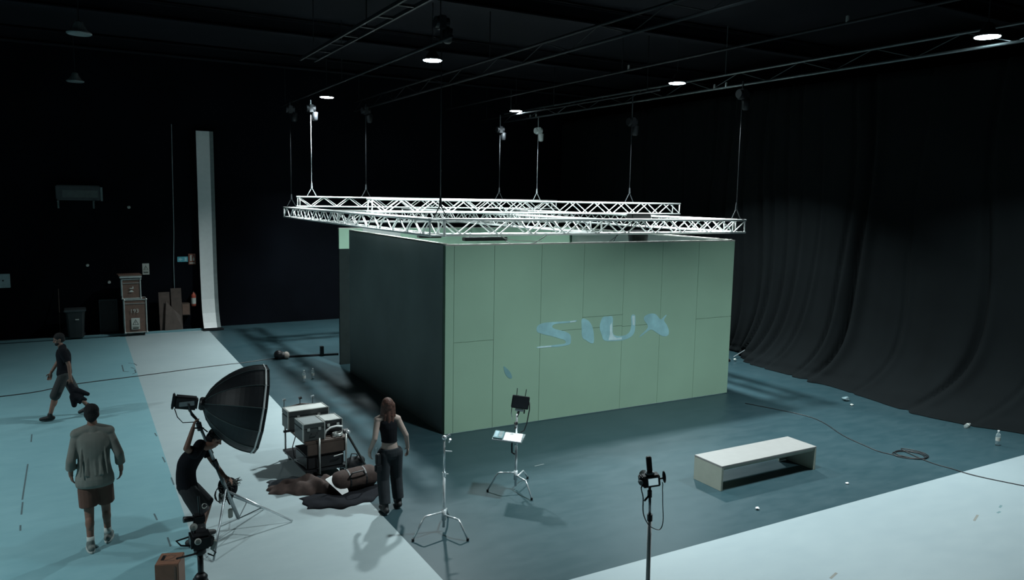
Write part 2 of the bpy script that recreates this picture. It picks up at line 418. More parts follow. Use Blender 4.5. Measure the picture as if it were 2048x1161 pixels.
# things slung on the grid
t = thing('chain_bag', 'black cloth bag hanging under the truss near the right of the green set', 'bag', (11.05, 13.7, 3.5))
MB().loft([((11.05,13.72,3.52),(0.14,0,0),(0,0.09,0)), ((11.05,13.72,3.60),(0.25,0,0),(0,0.13,0)), ((11.05,13.72,3.82),(0.28,0,0),(0,0.14,0)), ((11.05,13.72,3.86),(0.27,0,0),(0,0.13,0))], 18).build('bag_body', m_black, t, shade=True)
MB().box((11.05, 13.72, 4.18), (0.55, 0.22, 0.12), bev=0.02).build('motor_body', m_black, t)
for x in (10.85, 11.25): MB().cyl((x,13.72,3.84),(x,13.72,4.14),0.012).build('strap', m_black, t)
for i, (x, y, l, lab) in enumerate([(7.0, 13.45, 0.95, 'black light batten slung under the front truss above the second wall panel'), (6.3, 14.6, 0.5, 'short black light batten under the left truss near the set corner')]):
    t = thing('light_batten', lab, 'light', (x, y, 3.72))
    MB().box((x, y, 3.725), (l, 0.14, 0.07), bev=0.01).build('housing', m_black, t)
    MB().box((x, y, 3.762), (l*0.9, 0.10, 0.012)).build('reflector', m_edge, t)
    for s in (-0.35, 0.35): MB().cyl((x+l*s, y, 3.74), (x+l*s, y-(y-13.34)*0.0, 3.86), 0.012).build('clamp', m_chrome, t)
for lab, pts in (('white cable drooping from the front truss over the set wall', [(7.15,13.2,3.84),(7.3,13.18,3.74),(7.6,13.15,3.70),(7.9,13.12,3.69),(8.1,13.1,3.685)]),
                 ('thin dark cable hanging off the middle truss inside the set', [(8.6,13.5,3.86),(8.5,14.0,3.6),(8.3,14.6,3.5),(8.1,15.2,3.75),(8.05,15.5,3.9)]),
                 ('dark cable looped under the truss beside the black bag', [(10.4,13.6,3.84),(10.5,13.9,3.6),(10.55,14.2,3.55),(10.7,14.0,3.75),(10.8,13.6,3.84)])):
    tag(MB().tube(pts, 0.009).build('cable', m_sign if 'white' in lab else m_black, None, loc=pts[0], shade=True), lab, 'cable')

# ---------------------------------------------------------------- ceiling lamps
def lamp(x, y, lit, label, p=1.0):
    t = thing('ceiling_lamp', label, 'lamp', (x, y, LAMPZ), 'round high-bay ceiling lamps')
    MB().lathe((x, y, LAMPZ), [(0.215, 0.0), (0.215, 0.02), (0.15, 0.06), (0.09, 0.16), (0.07, 0.22), (0.03, 0.24)], n=24).build('housing', m_grid if lit else m_off, t, shade=True)
    MB().lathe((x, y, LAMPZ-0.012), [(0.195, 0.0), (0.20, 0.01)], n=28).build('diffuser', m_lens if lit else m_off, t)
    MB().cyl((x, y, LAMPZ+0.23), (x, y, 8.8), 0.012).build('stem', m_grid, t)
    if lit:
        l = bpy.data.lights.new('lamp_light', 'AREA'); l.shape = 'DISK'; l.size = 0.34; l.energy = LAMP_W*p; l.color = LAMP_COL; l.spread = LAMP_SPREAD
        o = bpy.data.objects.new('lamp_light', l); C.objects.link(o); o.parent = t; o.location = (0, 0, -0.03)
labs = ['farthest lit lamp on the left, beside the pale chain', 'lit lamp above the left edge of the green set, left of the near chain', 'smallest lit lamp, by the bright white hoist', 'lit lamp above the right part of the green set, over the lit pipe', 'large lit lamp at the upper right of the room', 'lit lamp nearest the camera, high above the open floor in front of the set']
for (x, y, p), lb in zip(LAMPS, labs): lamp(x, y, True, lb, p)
lamp(-5.8, 8.4, True, 'added lamp brightening the far left of the boards, beyond the left edge of the view', 1.0)  # unseen lamp, added to bring up the left boards
lamp(-6.4, 16.2, True, 'added fill lamp by the left wall, beyond the view, level with the unlit one', 0.8)  # second added lamp out of view, also lifting the left boards
lamp(0.17, 16.7, False, 'unlit lamp disc high on the left side of the room')
lamp(0.10, 24.0, False, 'unlit lamp disc farther back on the left, small and faint')

# ---------------------------------------------------------------- ceiling grid
def pipe_run(name, x, z, y0, y1, label, clamps=(), m=m_grid, double=0.3, r=0.028):
    t = thing(name, label, 'pipe', (x, y0, z), 'pipes of the ceiling grid')
    MB().cyl((x, y0, z), (x, y1, z), r, n=10).build('pipe', m, t, shade=True)
    if double:
        MB().cyl((x, y0, z+double), (x, y1, z+double), r, n=10).build('pipe', m, t, shade=True)
        b = MB(); n = int((y1-y0)/0.9)
        for i in range(n):
            a = y0+(y1-y0)*i/n; c = y0+(y1-y0)*(i+1)/n
            b.cyl((x, a, z if i % 2 else z+double), (x, c, z+double if i % 2 else z), 0.009, n=5, cap=False)
        b.build('lattice', m, t)
    for yy in [y0+0.5, (y0+y1)/2, y1-0.5]: MB().cyl((x, yy, z+double), (x, yy, 8.8), 0.012, n=6).build('hanger', m, t)
    for yy in clamps:
        MB().box((x, yy, z+0.05), (0.05, 0.05, 0.14), bev=0.01).build('clamp', m_edge, t)
    return t
m_pipe = mat('grey_pipe', (0.14, 0.16, 0.165), 0.4, 0.6)
pipe_run('lighting_pipe', 14.0, 7.33, 3.0, 25.5, 'grey double pipe on the right that carries the bright hoist and catches the lamplight', (6.9, 7.05, 7.2, 14.2, 14.6, 23.2, 23.6), m_pipe)
pipe_run('lighting_pipe', 8.25, 7.33, 6.0, 25.5, 'dark double pipe crossing the ceiling over the middle of the set', (), m_grid)
pipe_run('lighting_pipe', 11.6, 7.62, 5.0, 25.5, 'thin dark pipe between the middle and the right pipes', (9.0, 15.0), m_grid, 0.0)
pipe_run('lighting_pipe', 5.85, 7.33, 12.6, 25.5, 'dark pipe above the left edge of the truss grid', (), m_grid, 0.0)
pipe_run('lighting_pipe', 13.0, 7.33, 15.5, 25.5, 'short dark pipe holding the two dark hoists at the right', (), m_grid, 0.0)
t = thing('cable_ladder', 'ladder-like dark cable tray high up left of the centre', 'cable tray', (4.3, 11, 7.5))
for dx in (-0.16, 0.16): MB().box((4.6+dx, 13.5, 7.5), (0.04, 8.0, 0.06)).build('rail', m_grid, t)
for i in range(9): MB().box((4.6, 9.8+i*0.92, 7.5), (0.30, 0.06, 0.04)).build('rung', m_grid, t)
for yy in (10, 13.5, 17): MB().cyl((4.6, yy, 7.51), (4.6, yy, 8.8), 0.012, n=6).build('hanger', m_grid, t)
for i, y in enumerate((4.5, 9.5, 14.5, 19.5, 24.5)):
    b = MB(); b.box((6, y, 8.72), (26.6, 0.22, 0.03)); b.box((6, y, 8.56), (26.6, 0.03, 0.3)); b.box((6, y, 8.40), (26.6, 0.22, 0.03))
    struct(b.build('trim_%d' % (i+2), m_ceil))

# ---------------------------------------------------------------- black drape on the right
def drape():
    bm = bmesh.new(); ys = []; y = 1.0
    base = [(0.5,16.6),(7.8,16.3),(8.9,15.87),(9.8,15.74),(11.05,15.96),(12.6,16.12),(15.05,16.3),(16.8,17.3),(18.5,17.7),(27.2,17.9)]
    def bx(y):
        for (a, xa), (b, xb) in zip(base, base[1:]):
            if a <= y <= b:
                t = (y-a)/(b-a); t = t*t*(3-2*t); return xa+(xb-xa)*t
        return base[-1][1]
    creases = [(7.0,0.10,0.10),(8.1,0.06,.05),(9.55,0.16,0.09),(11.2,0.07,0.06),(12.55,0.22,0.10),(13.0,0.12,0.06),(13.9,0.08,0.05),(14.5,0.09,0.06),(14.95,0.12,0.07),(15.4,0.12,0.06),(15.8,0.20,0.10),(16.5,0.12,0.07),(17.2,0.14,0.08),(18.0,0.15,0.08),(19.5,0.15,0.08),(21.5,0.15,0.1),(23.5,0.15,0.1)]
    NY, NZ = 560, 56
    rows = []
    for j in range(NZ+1):
        q = j/NZ; z = 0.012 + 7.7*q**1.7
        row = []
        for i in range(NY+1):
            y = 0.6+26.6*i/NY
            top = 17.45 + 0.25*math.sin(y*0.31)
            f = math.exp(-z/0.55)*0.9 + 0.1*math.exp(-z/2.0)
            x = top + (bx(y)-top)*f
            lean = 0.55*math.exp(-z/0.8)
            s = 0
            for cy, am, wd in creases:
                yy = y-(cy+lean+0.12*math.sin(z*0.8+cy))
                s += 1.5*am*(math.exp(-(yy/wd)**2)-0.55*math.exp(-((yy+wd*2.2)/(wd*1.6))**2))*(0.45+0.75*math.exp(-z/1.8))
            s += 0.012*math.sin(y*5.1+0.6*math.sin(z))+0.004*math.sin(y*17+z*0.7)+0.03*math.sin(y*1.6+z*0.5)
            if z < 0.35: s += 0.06*math.sin(z*26+y*1.7)*(1-z/0.35)+0.07*math.sin(y*3.3+0.8*math.sin(y*1.9))*(1-z/0.35)
            row.append(bm.verts.new((x+s*(0.4+0.6*min(1, z/0.3)), y, z)))
        rows.append(row)
    for j in range(NZ):
        for i in range(NY):
            bm.faces.new((rows[j][i], rows[j][i+1], rows[j+1][i+1], rows[j+1][i]))
    me = bpy.data.meshes.new('stage_curtain'); bm.to_mesh(me); bm.free()
    for p in me.polygons: p.use_smooth = True
    me.transform(Matrix.Translation((-17, -14, 0)))
    o = bpy.data.objects.new('stage_curtain', me); C.objects.link(o); o.location = (17, 14, 0)
    me.materials.append(m_cloth)
    so = o.modifiers.new('thick', 'SOLIDIFY'); so.thickness = 0.008; so.offset = 1
    tag(o, 'tall black stage curtain hanging along the right side, its hem pooled on the floor', 'curtain')
drape()
# ---------------------------------------------------------------- back wall fittings
# white cyclorama strip
t = thing('paper_backdrop', 'tall narrow white backdrop strip against the black back wall, curving out at its foot', 'backdrop', (3.7, 27.1, 0))
prof = [(6.52, 27.10), (5.0, 27.10), (3.0, 27.09), (1.8, 27.06), (1.0, 26.98), (0.55, 26.86), (0.25, 26.70), (0.09, 26.55)]
def strip(x0, x1, m, name, off=0, par=None):
    bm = MB()
    pr = [(z, y+off) for z, y in prof]
    poly = [(x0, y, z) for z, y in pr] + [(x0, y+0.03, z) for z, y in reversed(pr)]
    bm.prism(poly, (x1-x0, 0, 0)); return bm.build(name, m, t)
strip(3.46, 3.87, m_white_p, 'front_sheet')
strip(3.872, 3.99, m_cyclo_side if 'm_cyclo_side' in globals() else mat('grey_sheet_edge', (0.16, 0.19, 0.19), 0.8), 'grey_side_strip', 0.02)
MB().box((3.75, 26.6, 0.035), (0.62, 0.22, 0.05)).build('foot_board', m_grid, t)

t = thing('air_conditioner', 'dark wall-mounted air unit high on the black back wall, far left', 'air unit', (0.05, 27.1, 4.1))
MB().box((0.05, 27.15, 4.45), (1.20, 0.36, 0.46), bev=0.03).build('casing', mat('dark_unit_casing', (0.05, 0.055, 0.058), 0.5), t)
MB().box((0.10, 26.965, 4.42), (0.95, 0.012, 0.22), bev=0.003).build('grille', mat('unit_grille', (0.085, 0.10, 0.095), 0.5), t)
MB().box((0.67, 26.96, 4.42), (0.06, 0.02, 0.42)).build('side_cover', mat('unit_side', (0.13, 0.17, 0.17), 0.5), t)
for x in (-0.5, 0.45):
    m = MB(); m.box((x, 27.1, 4.19), (0.05, 0.46, 0.03)); m.box((x, 27.32, 4.10), (0.05, 0.03, 0.26)); m.beam((x, 26.92, 4.18), (x, 27.3, 4.0), 0.03, 0.02)
    m.build('bracket', mat('unit_bracket', (0.12, 0.15, 0.15), 0.5), t)

t = thing('wall_panel', 'pale square control panel on the black back wall at the left edge', 'wall panel', (-2.05, 27.3, 1.8))
MB().box((-2.07, 27.32, 1.79), (0.44, 0.05, 0.42), bev=0.01).build('plate', mat('panel_plate', (0.36, 0.45, 0.46), 0.5), t)
MB().cyl((-2.03, 27.30, 1.80), (-2.03, 27.27, 1.80), 0.025).build('knob', m_black, t)

def warn(t, cx, cy, cz, w_=0.2, h_=0.36, par=None):
    p = MB().box((cx, cy, cz), (w_, 0.008, h_)).build('plate', m_sign, par or t)
    y = cy-0.006; k = w_/0.2
    tri = [(cx-0.075*k, y, cz-0.03*k), (cx+0.075*k, y, cz-0.03*k), (cx, y, cz+0.12*k)]
    MB().prism(tri, (0, -0.002, 0)).build('triangle', mat('warning_dark', (0.05, 0.06, 0.05), 0.6), par or t)
    tri2 = [(cx-0.052*k, y-0.003, cz-0.017*k), (cx+0.052*k, y-0.003, cz-0.017*k), (cx, y-0.003, cz+0.09*k)]
    MB().prism(tri2, (0, -0.001, 0)).build('triangle_field', m_sign, par or t)
    m = MB(); m.box((cx, y-0.005, cz+0.035*k), (0.012*k, 0.002, 0.05*k)); m.box((cx, y-0.005, cz-0.003*k), (0.012*k, 0.002, 0.012*k)); m.build('exclamation_mark', m_black, par or t)
    MB().box((cx, y-0.002, cz-0.075*k), (0.17*k, 0.002, 0.008)).build('rule', mat('warning_dark', (0.05, 0.06, 0.05)), par or t)
    MB().box((cx, y-0.002, cz-0.115*k), (0.14*k, 0.002, 0.035*k)).build('text_bar', mat('warning_dark', (0.05, 0.06, 0.05)), par or t)
t = thing('warning_sign', 'white warning triangle sign on the back wall above and right of the flight cases', 'sign', (1.85, 27.34, 2.03))
warn(t, 1.85, 27.343, 2.03)

t = thing('exit_sign', 'small teal emergency exit sign with arrow on the back wall', 'sign', (2.96, 27.34, 2.32))
MB().box((2.96, 27.34, 2.32), (0.32, 0.01, 0.17)).build('plate', m_cyan, t)
m = MB(); y = 27.333
m.prism([(2.83,y,2.32),(2.90,y,2.38),(2.90,y,2.26)], (0,-0.002,0)); m.box((2.925,y-0.001,2.32),(0.05,0.002,0.035)); m.build('arrow', mat('sign_pale_teal', (0.40, 0.62, 0.66)), t)
m = MB(); m.box((3.05,y-0.001,2.32),(0.07,0.002,0.12)); m.build('door_symbol', mat('sign_pale_teal', (0.40, 0.62, 0.66)), t)
m = MB(); m.box((3.015,y-0.003,2.31),(0.02,0.002,0.06)); m.cyl((3.015,y-0.002,2.355),(3.015,y-0.004,2.355),0.012); m.build('running_figure', m_cyan, t)
t = thing('fire_sign', 'small red fire extinguisher sign beside the teal exit sign', 'sign', (3.25, 27.34, 2.32))
MB().box((3.25, 27.34, 2.32), (0.22, 0.01, 0.36)).build('plate', mat('sign_red_brown', (0.22, 0.07, 0.045)), t)
m = MB(); m.box((3.215,y,2.34),(0.05,0.003,0.17),bev=0.001); m.cyl((3.215,y+0.001,2.44),(3.215,y-0.002,2.44),0.022); m.box((3.245,y,2.44),(0.04,0.003,0.012)); m.build('extinguisher_symbol', m_sign, t)
m = MB(); m.prism([(3.275,y,2.26),(3.32,y,2.26),(3.325,y,2.33),(3.30,y,2.42),(3.29,y,2.36),(3.272,y,2.33)],(0,-0.003,0)); m.build('flame_symbol', m_sign, t)
MB().box((3.25,y,2.19),(0.17,0.003,0.035)).build('caption_bar', m_sign, t)
t = thing('fire_extinguisher', 'red fire extinguisher on the back wall left of the white strip', 'fire extinguisher', (3.24, 27.2, 0.75))
MB().lathe((3.24, 27.2, 0.76), [(0.06, 0), (0.075, 0.02), (0.075, 0.36), (0.05, 0.42), (0.025, 0.44), (0.025, 0.47)], n=18).build('cylinder_body', m_red, t, shade=True)
MB().lathe((3.24, 27.2, 0.84), [(0.0765, 0), (0.0765, 0.2)], n=18).build('label_band', m_sign, t)
m = MB(); m.box((3.24, 27.17, 1.25), (0.03, 0.12, 0.03), bev=0.005); m.tube([(3.28,27.2,1.22),(3.33,27.18,1.1),(3.33,27.18,0.9)], 0.012); m.build('nozzle', m_black, t)
MB().box((3.24, 27.31, 1.0), (0.05, 0.08, 0.2)).build('wall_bracket', m_grid, t)
for (x, z, lb) in ((1.43, 4.02, 'small grey sensor high on the back wall'), (0.20, 2.20, 'small pale wall fitting left of the flight cases'), (0.78, 1.64, 'round pale wall socket beside the flight cases')):
    t = thing('wall_sensor', lb, 'sensor', (x, 27.33, z))
    MB().box((x, 27.33, z), (0.09, 0.04, 0.11), bev=0.01).build('mounting_plate', m_grid, t)
    MB().cyl((x, 27.31, z), (x, 27.26, z), 0.05, 0.035, n=14).build('cover', m_sign, t)
t = thing('conduit', 'thin grey conduit running up the back wall from the leaning boards', 'conduit', (2.72, 27.3, 1.36))
MB().tube([(2.68,27.31,1.2),(2.68,27.31,2.2),(2.72,27.31,3.2),(2.76,27.31,6.7)], 0.012).build('tube', m_greym, t)
t = thing('wheeled_bin', 'dark plastic bin with a lid against the back wall, behind the walking man', 'bin', (-0.2, 26.7, 0))
MB().loft([((-0.2,26.75,0.06),(0.22,0,0),(0,0.2,0)), ((-0.2,26.75,0.85),(0.27,0,0),(0,0.25,0))], 4+12, sq=0.35).build('bin_body', mat('bin_dark', (0.02,0.025,0.027), 0.5), t)
MB().box((-0.2,26.75,0.89),(0.60,0.56,0.07),bev=0.02).build('lid', mat('bin_lid', (0.05,0.06,0.065), 0.45), t)
MB().box((-0.15,26.49,0.62),(0.10,0.012,0.03)).build('badge', m_sign, t)
for s in (-1,1): MB().cyl((-0.2+s*0.2,26.95,0.07),(-0.2+s*0.25,26.95,0.07),0.07).build('wheel', m_black, t)
t = thing('broom', 'thin pole leaning against the back wall beside the dark bin', 'pole', (-0.52, 27.0, 0))
MB().cyl((-0.62,26.95,0.06),(-0.62,27.28,1.5),0.014).build('handle', m_brown, t); MB().box((-0.72,26.94,0.05),(0.34,0.06,0.09),bev=0.01).build('brush_head', m_black, t)
t = thing('leaning_panel', 'thin dark framed panel leaning on the wall left of the flight cases', 'panel', (0.75, 27.1, 0.0))
MB().box((0.72,27.15,0.56),(0.52,0.05,1.10),m=Matrix.Rotation(-0.12,3,'X')).build('panel_frame', mat('panel_frame', (0.05,0.06,0.065)), t)
MB().box((0.72,27.12,0.56),(0.46,0.03,1.02),m=Matrix.Rotation(-0.12,3,'X')).build('panel_face', m_black, t)

def flight_case(x0, x1, y0, y1, z0, z1, label, num=None, wheels=False, warnp=False, letter=None):
    cx, cy, cz = (x0+x1)/2, (y0+y1)/2, (z0+z1)/2
    t = thing('flight_case', label, 'flight case', (cx, cy, z0), 'stacked flight cases')
    zb = z0+(0.12 if wheels else 0)
    MB().box((cx, cy, (zb+z1)/2), (x1-x0-0.02, y1-y0-0.02, z1-zb-0.02)).build('panel', m_case, t)
    m = MB(); e = 0.032
    for x in (x0, x1):
        for y in (y0, y1): m.box((x, y, (zb+z1)/2), (e, e, z1-zb), bev=0.004)
    for z in (zb, z1):
        for y in (y0, y1): m.box((cx, y, z), (x1-x0, e, e), bev=0.004)
        for x in (x0, x1): m.box((x, cy, z), (e, y1-y0, e), bev=0.004)
    m.build('edge_trim', m_edge, t)
    for x in (x0, x1):
        for z in (zb, z1): MB().ell((x, y0, z), (0.035, 0.035, 0.035), u=10, v=6).build('corner_ball', m_edge, t, shade=True)
    MB().box((cx, y0-0.006, z1-0.12), (x1-x0-0.06, 0.012, 0.012)).build('lid_seam', m_edge, t)
    if wheels:
        for x in (x0+0.08, x1-0.08):
            for y in (y0+0.08, y1-0.08):
                c = MB().box((x, y, zb-0.02), (0.07, 0.07, 0.03)).build('caster', m_grid, t)
                MB().cyl((x-0.02, y, 0.05), (x+0.02, y, 0.05), 0.05).build('wheel', m_black, c)
    MB().box((x1+0.006, cy, cz), (0.015, 0.14, 0.10), bev=0.004).build('handle', m_edge, t)
    if num: text_mesh(num, 0.17, 'stencilled_number', m_sign, t, wallM((cx-0.03, y0-0.022, z1-0.36)), 0.002)
    if warnp: warn(t, cx-0.01, y0-0.02, z0+0.40, 0.24)
    if letter:
        m = MB(); m.prism([(cx-0.07,y0-0.02,cz-0.10),(cx+0.07,y0-0.02,cz-0.10),(cx+0.02,y0-0.02,cz-0.04),(cx-0.02,y0-0.02,cz-0.04)],(0,-0.003,0))
        m.prism([(cx-0.06,y0-0.02,cz+0.03),(cx+0.07,y0-0.02,cz+0.03),(cx+0.05,y0-0.02,cz+0.0),(cx-0.03,y0-0.02,cz+0.0)],(0,-0.003,0)); m.box((cx+0.045,y0-0.02,cz+0.05),(0.03,0.003,0.05))
        m.build('stencilled_mark', m_sign, t)
flight_case(1.14, 1.76, 26.45, 27.0, 0.0, 1.16, 'larger brown wheeled flight case with the number 193 and a warning label', '193', True, True)
flight_case(1.10, 1.62, 26.48, 27.0, 1.20, 1.80, 'smaller brown flight case standing on the numbered case', None, False, False, True)
t = thing('loose_case_lid', 'loose metal-edged case lid and board lying on top of the case stack', 'tray', (1.35, 26.7, 1.83))  # loose flight case lid with a board on it
m = MB(); m.box((1.35, 26.72, 1.875), (0.62, 0.60, 0.06), bev=0.006); m.build('rim', m_edge, t)
MB().box((1.32, 26.70, 1.93), (0.66, 0.5, 0.035), rz=0.08, bev=0.004).build('board', m_case, t)

for i, (x0, x1, z1, y, tilt, lb) in enumerate([(2.17, 2.50, 1.27, 27.0, -0.16, 'tall brown board leaning on the back wall, leftmost of the boards'), (2.54, 2.86, 1.38, 27.02, -0.16, 'tallest brown board leaning under the conduit')]):
    h = (z1-0.0)/math.cos(tilt)
    Rm = Matrix.Rotation(tilt, 3, 'X')
    yb = y-0.10
    tag(MB().box((( x0+x1)/2, yb+math.sin(-tilt)*h/2, 0.01+math.cos(tilt)*h/2), (x1-x0, 0.022, h), m=Rm, bev=0.003).build('wooden_board', m_brown, None, loc=((x0+x1)/2, yb, 0)), lb, 'board', 'brown boards against the back wall')
tag(MB().prism([(2.30,26.80,0.01),(2.86,26.84,0.01),(2.80,26.98,0.50),(2.60,27.0,0.72),(2.38,26.99,1.0),(2.30,26.98,0.6)], (0,-0.02,0)).build('wooden_board', m_brown, None, loc=(2.55,26.8,0)), 'slanted offcut of brown board in front of the two tall ones', 'board', 'brown boards against the back wall')
t = thing('wooden_box', 'small brown box fixed to the wall right of the leaning boards', 'box', (2.97, 27.2, 0.45))
MB().box((2.98, 27.19, 0.68), (0.26, 0.26, 0.40), bev=0.008).build('box_body', m_brown, t)
MB().box((2.98, 27.05, 0.68), (0.22, 0.02, 0.35), bev=0.004).build('front_panel', m_case, t)

# ---------------------------------------------------------------- bench
t = thing('bench', 'low white waterfall bench with open front on the dark floor', 'bench', (9.7, 8.75, 0))
MB().box((9.745, 8.755, 0.395), (2.20, 0.62, 0.03), bev=0.003).build('top', m_benchtop, t)
MB().box((8.665, 8.755, 0.19), (0.04, 0.62, 0.38), bev=0.003).build('side_panel', m_bside, t)
MB().box((10.825, 8.755, 0.19), (0.04, 0.62, 0.38), bev=0.003).build('side_panel', m_bside, t)
MB().box((9.745, 8.475, 0.355), (2.12, 0.02, 0.05)).build('apron', m_bside, t)
MB().box((10.70, 9.02, 0.19), (0.2, 0.02, 0.36)).build('corner_brace', m_bside, t)

# ---------------------------------------------------------------- C-stands
def c_stand(cx, cy, top, feet, label, hubz=0.28, name='light_stand'):
    t = thing(name, label, 'stand', (cx, cy, 0), None)
    MB().cyl((cx, cy, 0.06), (cx, cy, top*0.62), 0.019, n=12).build('lower_column', m_cst, t, shade=True)
    MB().cyl((cx, cy, top*0.62), (cx, cy, top), 0.015, n=12).build('upper_column', m_chrome, t, shade=True)
    m = MB(); m.cyl((cx, cy, top*0.62-0.03), (cx, cy, top*0.62+0.03), 0.026); m.cyl((cx, cy, top*0.62), (cx+0.06, cy-0.01, top*0.62), 0.008); m.build('collar', m_chrome, t)
    for i, (fx, fy) in enumerate(feet):
        hz = hubz - i*0.045
        k = 0.62; mx, my = cx+(fx-cx)*k, cy+(fy-cy)*k
        g = MB().tube([(cx, cy, hz), (mx, my, hz+0.01), (cx+(fx-cx)*(k+0.08), cy+(fy-cy)*(k+0.08), hz-0.03), (fx, fy, 0.025)], 0.013).build('leg', m_chrome, t, shade=True)
        MB().cyl((fx, fy, 0.0), (fx, fy, 0.04), 0.018, n=10).build('foot_cap', m_black, g)
    MB().cyl((cx, cy, hubz-0.12), (cx, cy, hubz+0.03), 0.030, n=12).build('hub', m_cst, t, shade=True)
    return t
t = c_stand(4.17, 9.12, 1.30, [(3.68, 9.02), (4.33, 8.70), (4.42, 9.52)], 'bare chrome stand in front of the near corner of the green set')
MB().ell((4.17, 9.12, 1.32), (0.035, 0.035, 0.035)).build('grip_head', m_chrome, t, shade=True)
m = MB(); m.cyl((4.17, 9.12, 1.32), (4.25, 9.1, 1.36), 0.014); m.cyl((4.16,9.12,1.14),(4.27,9.09,1.12),0.009); m.cyl((4.24,9.12,1.25),(4.24,9.08,1.30),0.012); m.build('thumb_screw', m_chrome, t)

t = c_stand(5.79, 9.98, 1.22, [(5.36, 10.10), (5.80, 9.50), (6.20, 10.30)], 'chrome stand carrying the black monitor and the white tray')
MB().ell((5.76, 9.95, 1.08), (0.032, 0.022, 0.034)).cyl((5.76,9.95,1.08),(5.72,9.92,1.10),0.012).cyl((5.75,9.93,1.04),(5.73,9.93,1.0),0.014).build('grip_head', m_black, t, shade=True)
m = MB(); m.box((5.79, 9.98, 0.86), (0.08, 0.08, 0.05)); m.beam((5.79,9.98,0.86),(5.62,9.95,0.86),0.03,0.03); m.build('tray_arm', m_black, t)
m = MB(); m.tube([(5.70,9.96,0.86),(5.70,9.96,0.72),(5.71,9.97,0.62),(5.76,9.98,0.58)], 0.014); m.build('hanging_strap', m_black, t)
tr = [V((5.33, 9.93, 0.90)), V((5.58, 10.28, 0.90)), V((5.91, 9.90, 0.90)), V((5.64, 9.57, 0.90))]
a0 = math.atan2(tr[3].y-tr[0].y, tr[3].x-tr[0].x)
t = thing('laptop_tray', 'white-topped tray clamped to the monitor stand', 'tray', (5.62, 9.92, 0.89))
MB().prism([p-V((0,0,0.018)) for p in tr], (0, 0, 0.018)).build('tray_board', m_greym, t)
e = (tr[3]-tr[0]); f = (tr[1]-tr[0])
inn = [tr[0]+e*0.38+f*0.04, tr[0]+e*0.97+f*0.03, tr[1]+e*0.97-f*0.04, tr[1]+e*0.38-f*0.04]
tag(MB().prism([p+V((0,0,0.001)) for p in inn], (0, 0, 0.004)).build('paper_sheet', m_paper, None, loc=tuple(tr[0]+e*0.6+f*0.5)), 'bright white sheet lying on the tray of the monitor stand', 'paper')
ta = [tr[0]+e*0.03+f*0.06, tr[0]+e*0.34+f*0.06, tr[0]+e*0.34+f*0.9, tr[0]+e*0.03+f*0.9]
t = thing('notebook_case', 'dark teal tablet case on the left end of the tray', 'tablet', tuple(tr[0]+e*0.2+f*0.4))
MB().prism([p+V((0,0,0.001)) for p in ta], (0, 0, 0.022)).build('case_body', m_tealp, t)
tb = [ta[0]+e*0.02+f*0.1, ta[0]+e*0.13+f*0.1, ta[0]+e*0.13+f*0.75, ta[0]+e*0.02+f*0.75]
MB().prism([p+V((0,0,0.023)) for p in tb], (0, 0, 0.002)).build('pale_label', mat('pale_teal_label', (0.25, 0.36, 0.40)), t)
MB().prism([p+V((0,0,0.023))+e*0.15 for p in tb], (0, 0, 0.003)).build('flap', m_greym, t)
# monitor
t = thing('field_monitor', 'black field monitor with two antennas on top of the stand', 'monitor', (5.82, 9.96, 1.22))
fac = (V((0,0,4.55))-V((5.82,9.96,1.4))); fac.z = 0; fac.normalize(); sd = fac.cross(V((0,0,1)))
Rm = Matrix((sd, fac, V((0,0,1)))).transposed() @ Matrix.Rotation(-0.12, 3, 'Y')
cm = V((5.85, 9.98, 1.40))
MB().box(cm, (0.27, 0.05, 0.20), m=Rm, bev=0.008).build('housing', m_blackm, t)
MB().box(cm+Rm@V((0,0.027,0.005)), (0.235, 0.006, 0.165), m=Rm).build('screen', m_screen, t)
for s in (-0.06, 0.07): MB().cyl(cm+Rm@V((s,-0.02,0.08)), cm+Rm@V((s*1.1,-0.02,0.21)), 0.006).build('antenna', m_black, t)
MB().box(cm+Rm@V((0,0.0,-0.125)), (0.13, 0.05, 0.035), m=Rm, bev=0.004).build('battery_plate', m_greym, t)
MB().cyl(cm+Rm@V((0.0,0,-0.13)), (5.79, 9.98, 1.18), 0.018).build('mount', m_black, t)
MB().box(cm+Rm@V((-0.08,0.0,-0.14)), (0.02, 0.03, 0.06), m=Rm).build('plug', m_black, t)
MB().tube([cm+Rm@V((-0.14,0,0.02)), cm+Rm@V((-0.155,0.0,-0.1)), cm+Rm@V((-0.145,0,-0.32)), cm+Rm@V((-0.12,0,-0.44)), cm+Rm@V((-0.07,0,-0.48))], 0.009).build('power_cable', m_black, t, shade=True)
MB().tube([cm+Rm@V((0.12,0,-0.08)), cm+Rm@V((0.115,0.0,-0.2)), cm+Rm@V((0.08,0,-0.3))], 0.006).build('signal_cable', m_greym, t, shade=True)
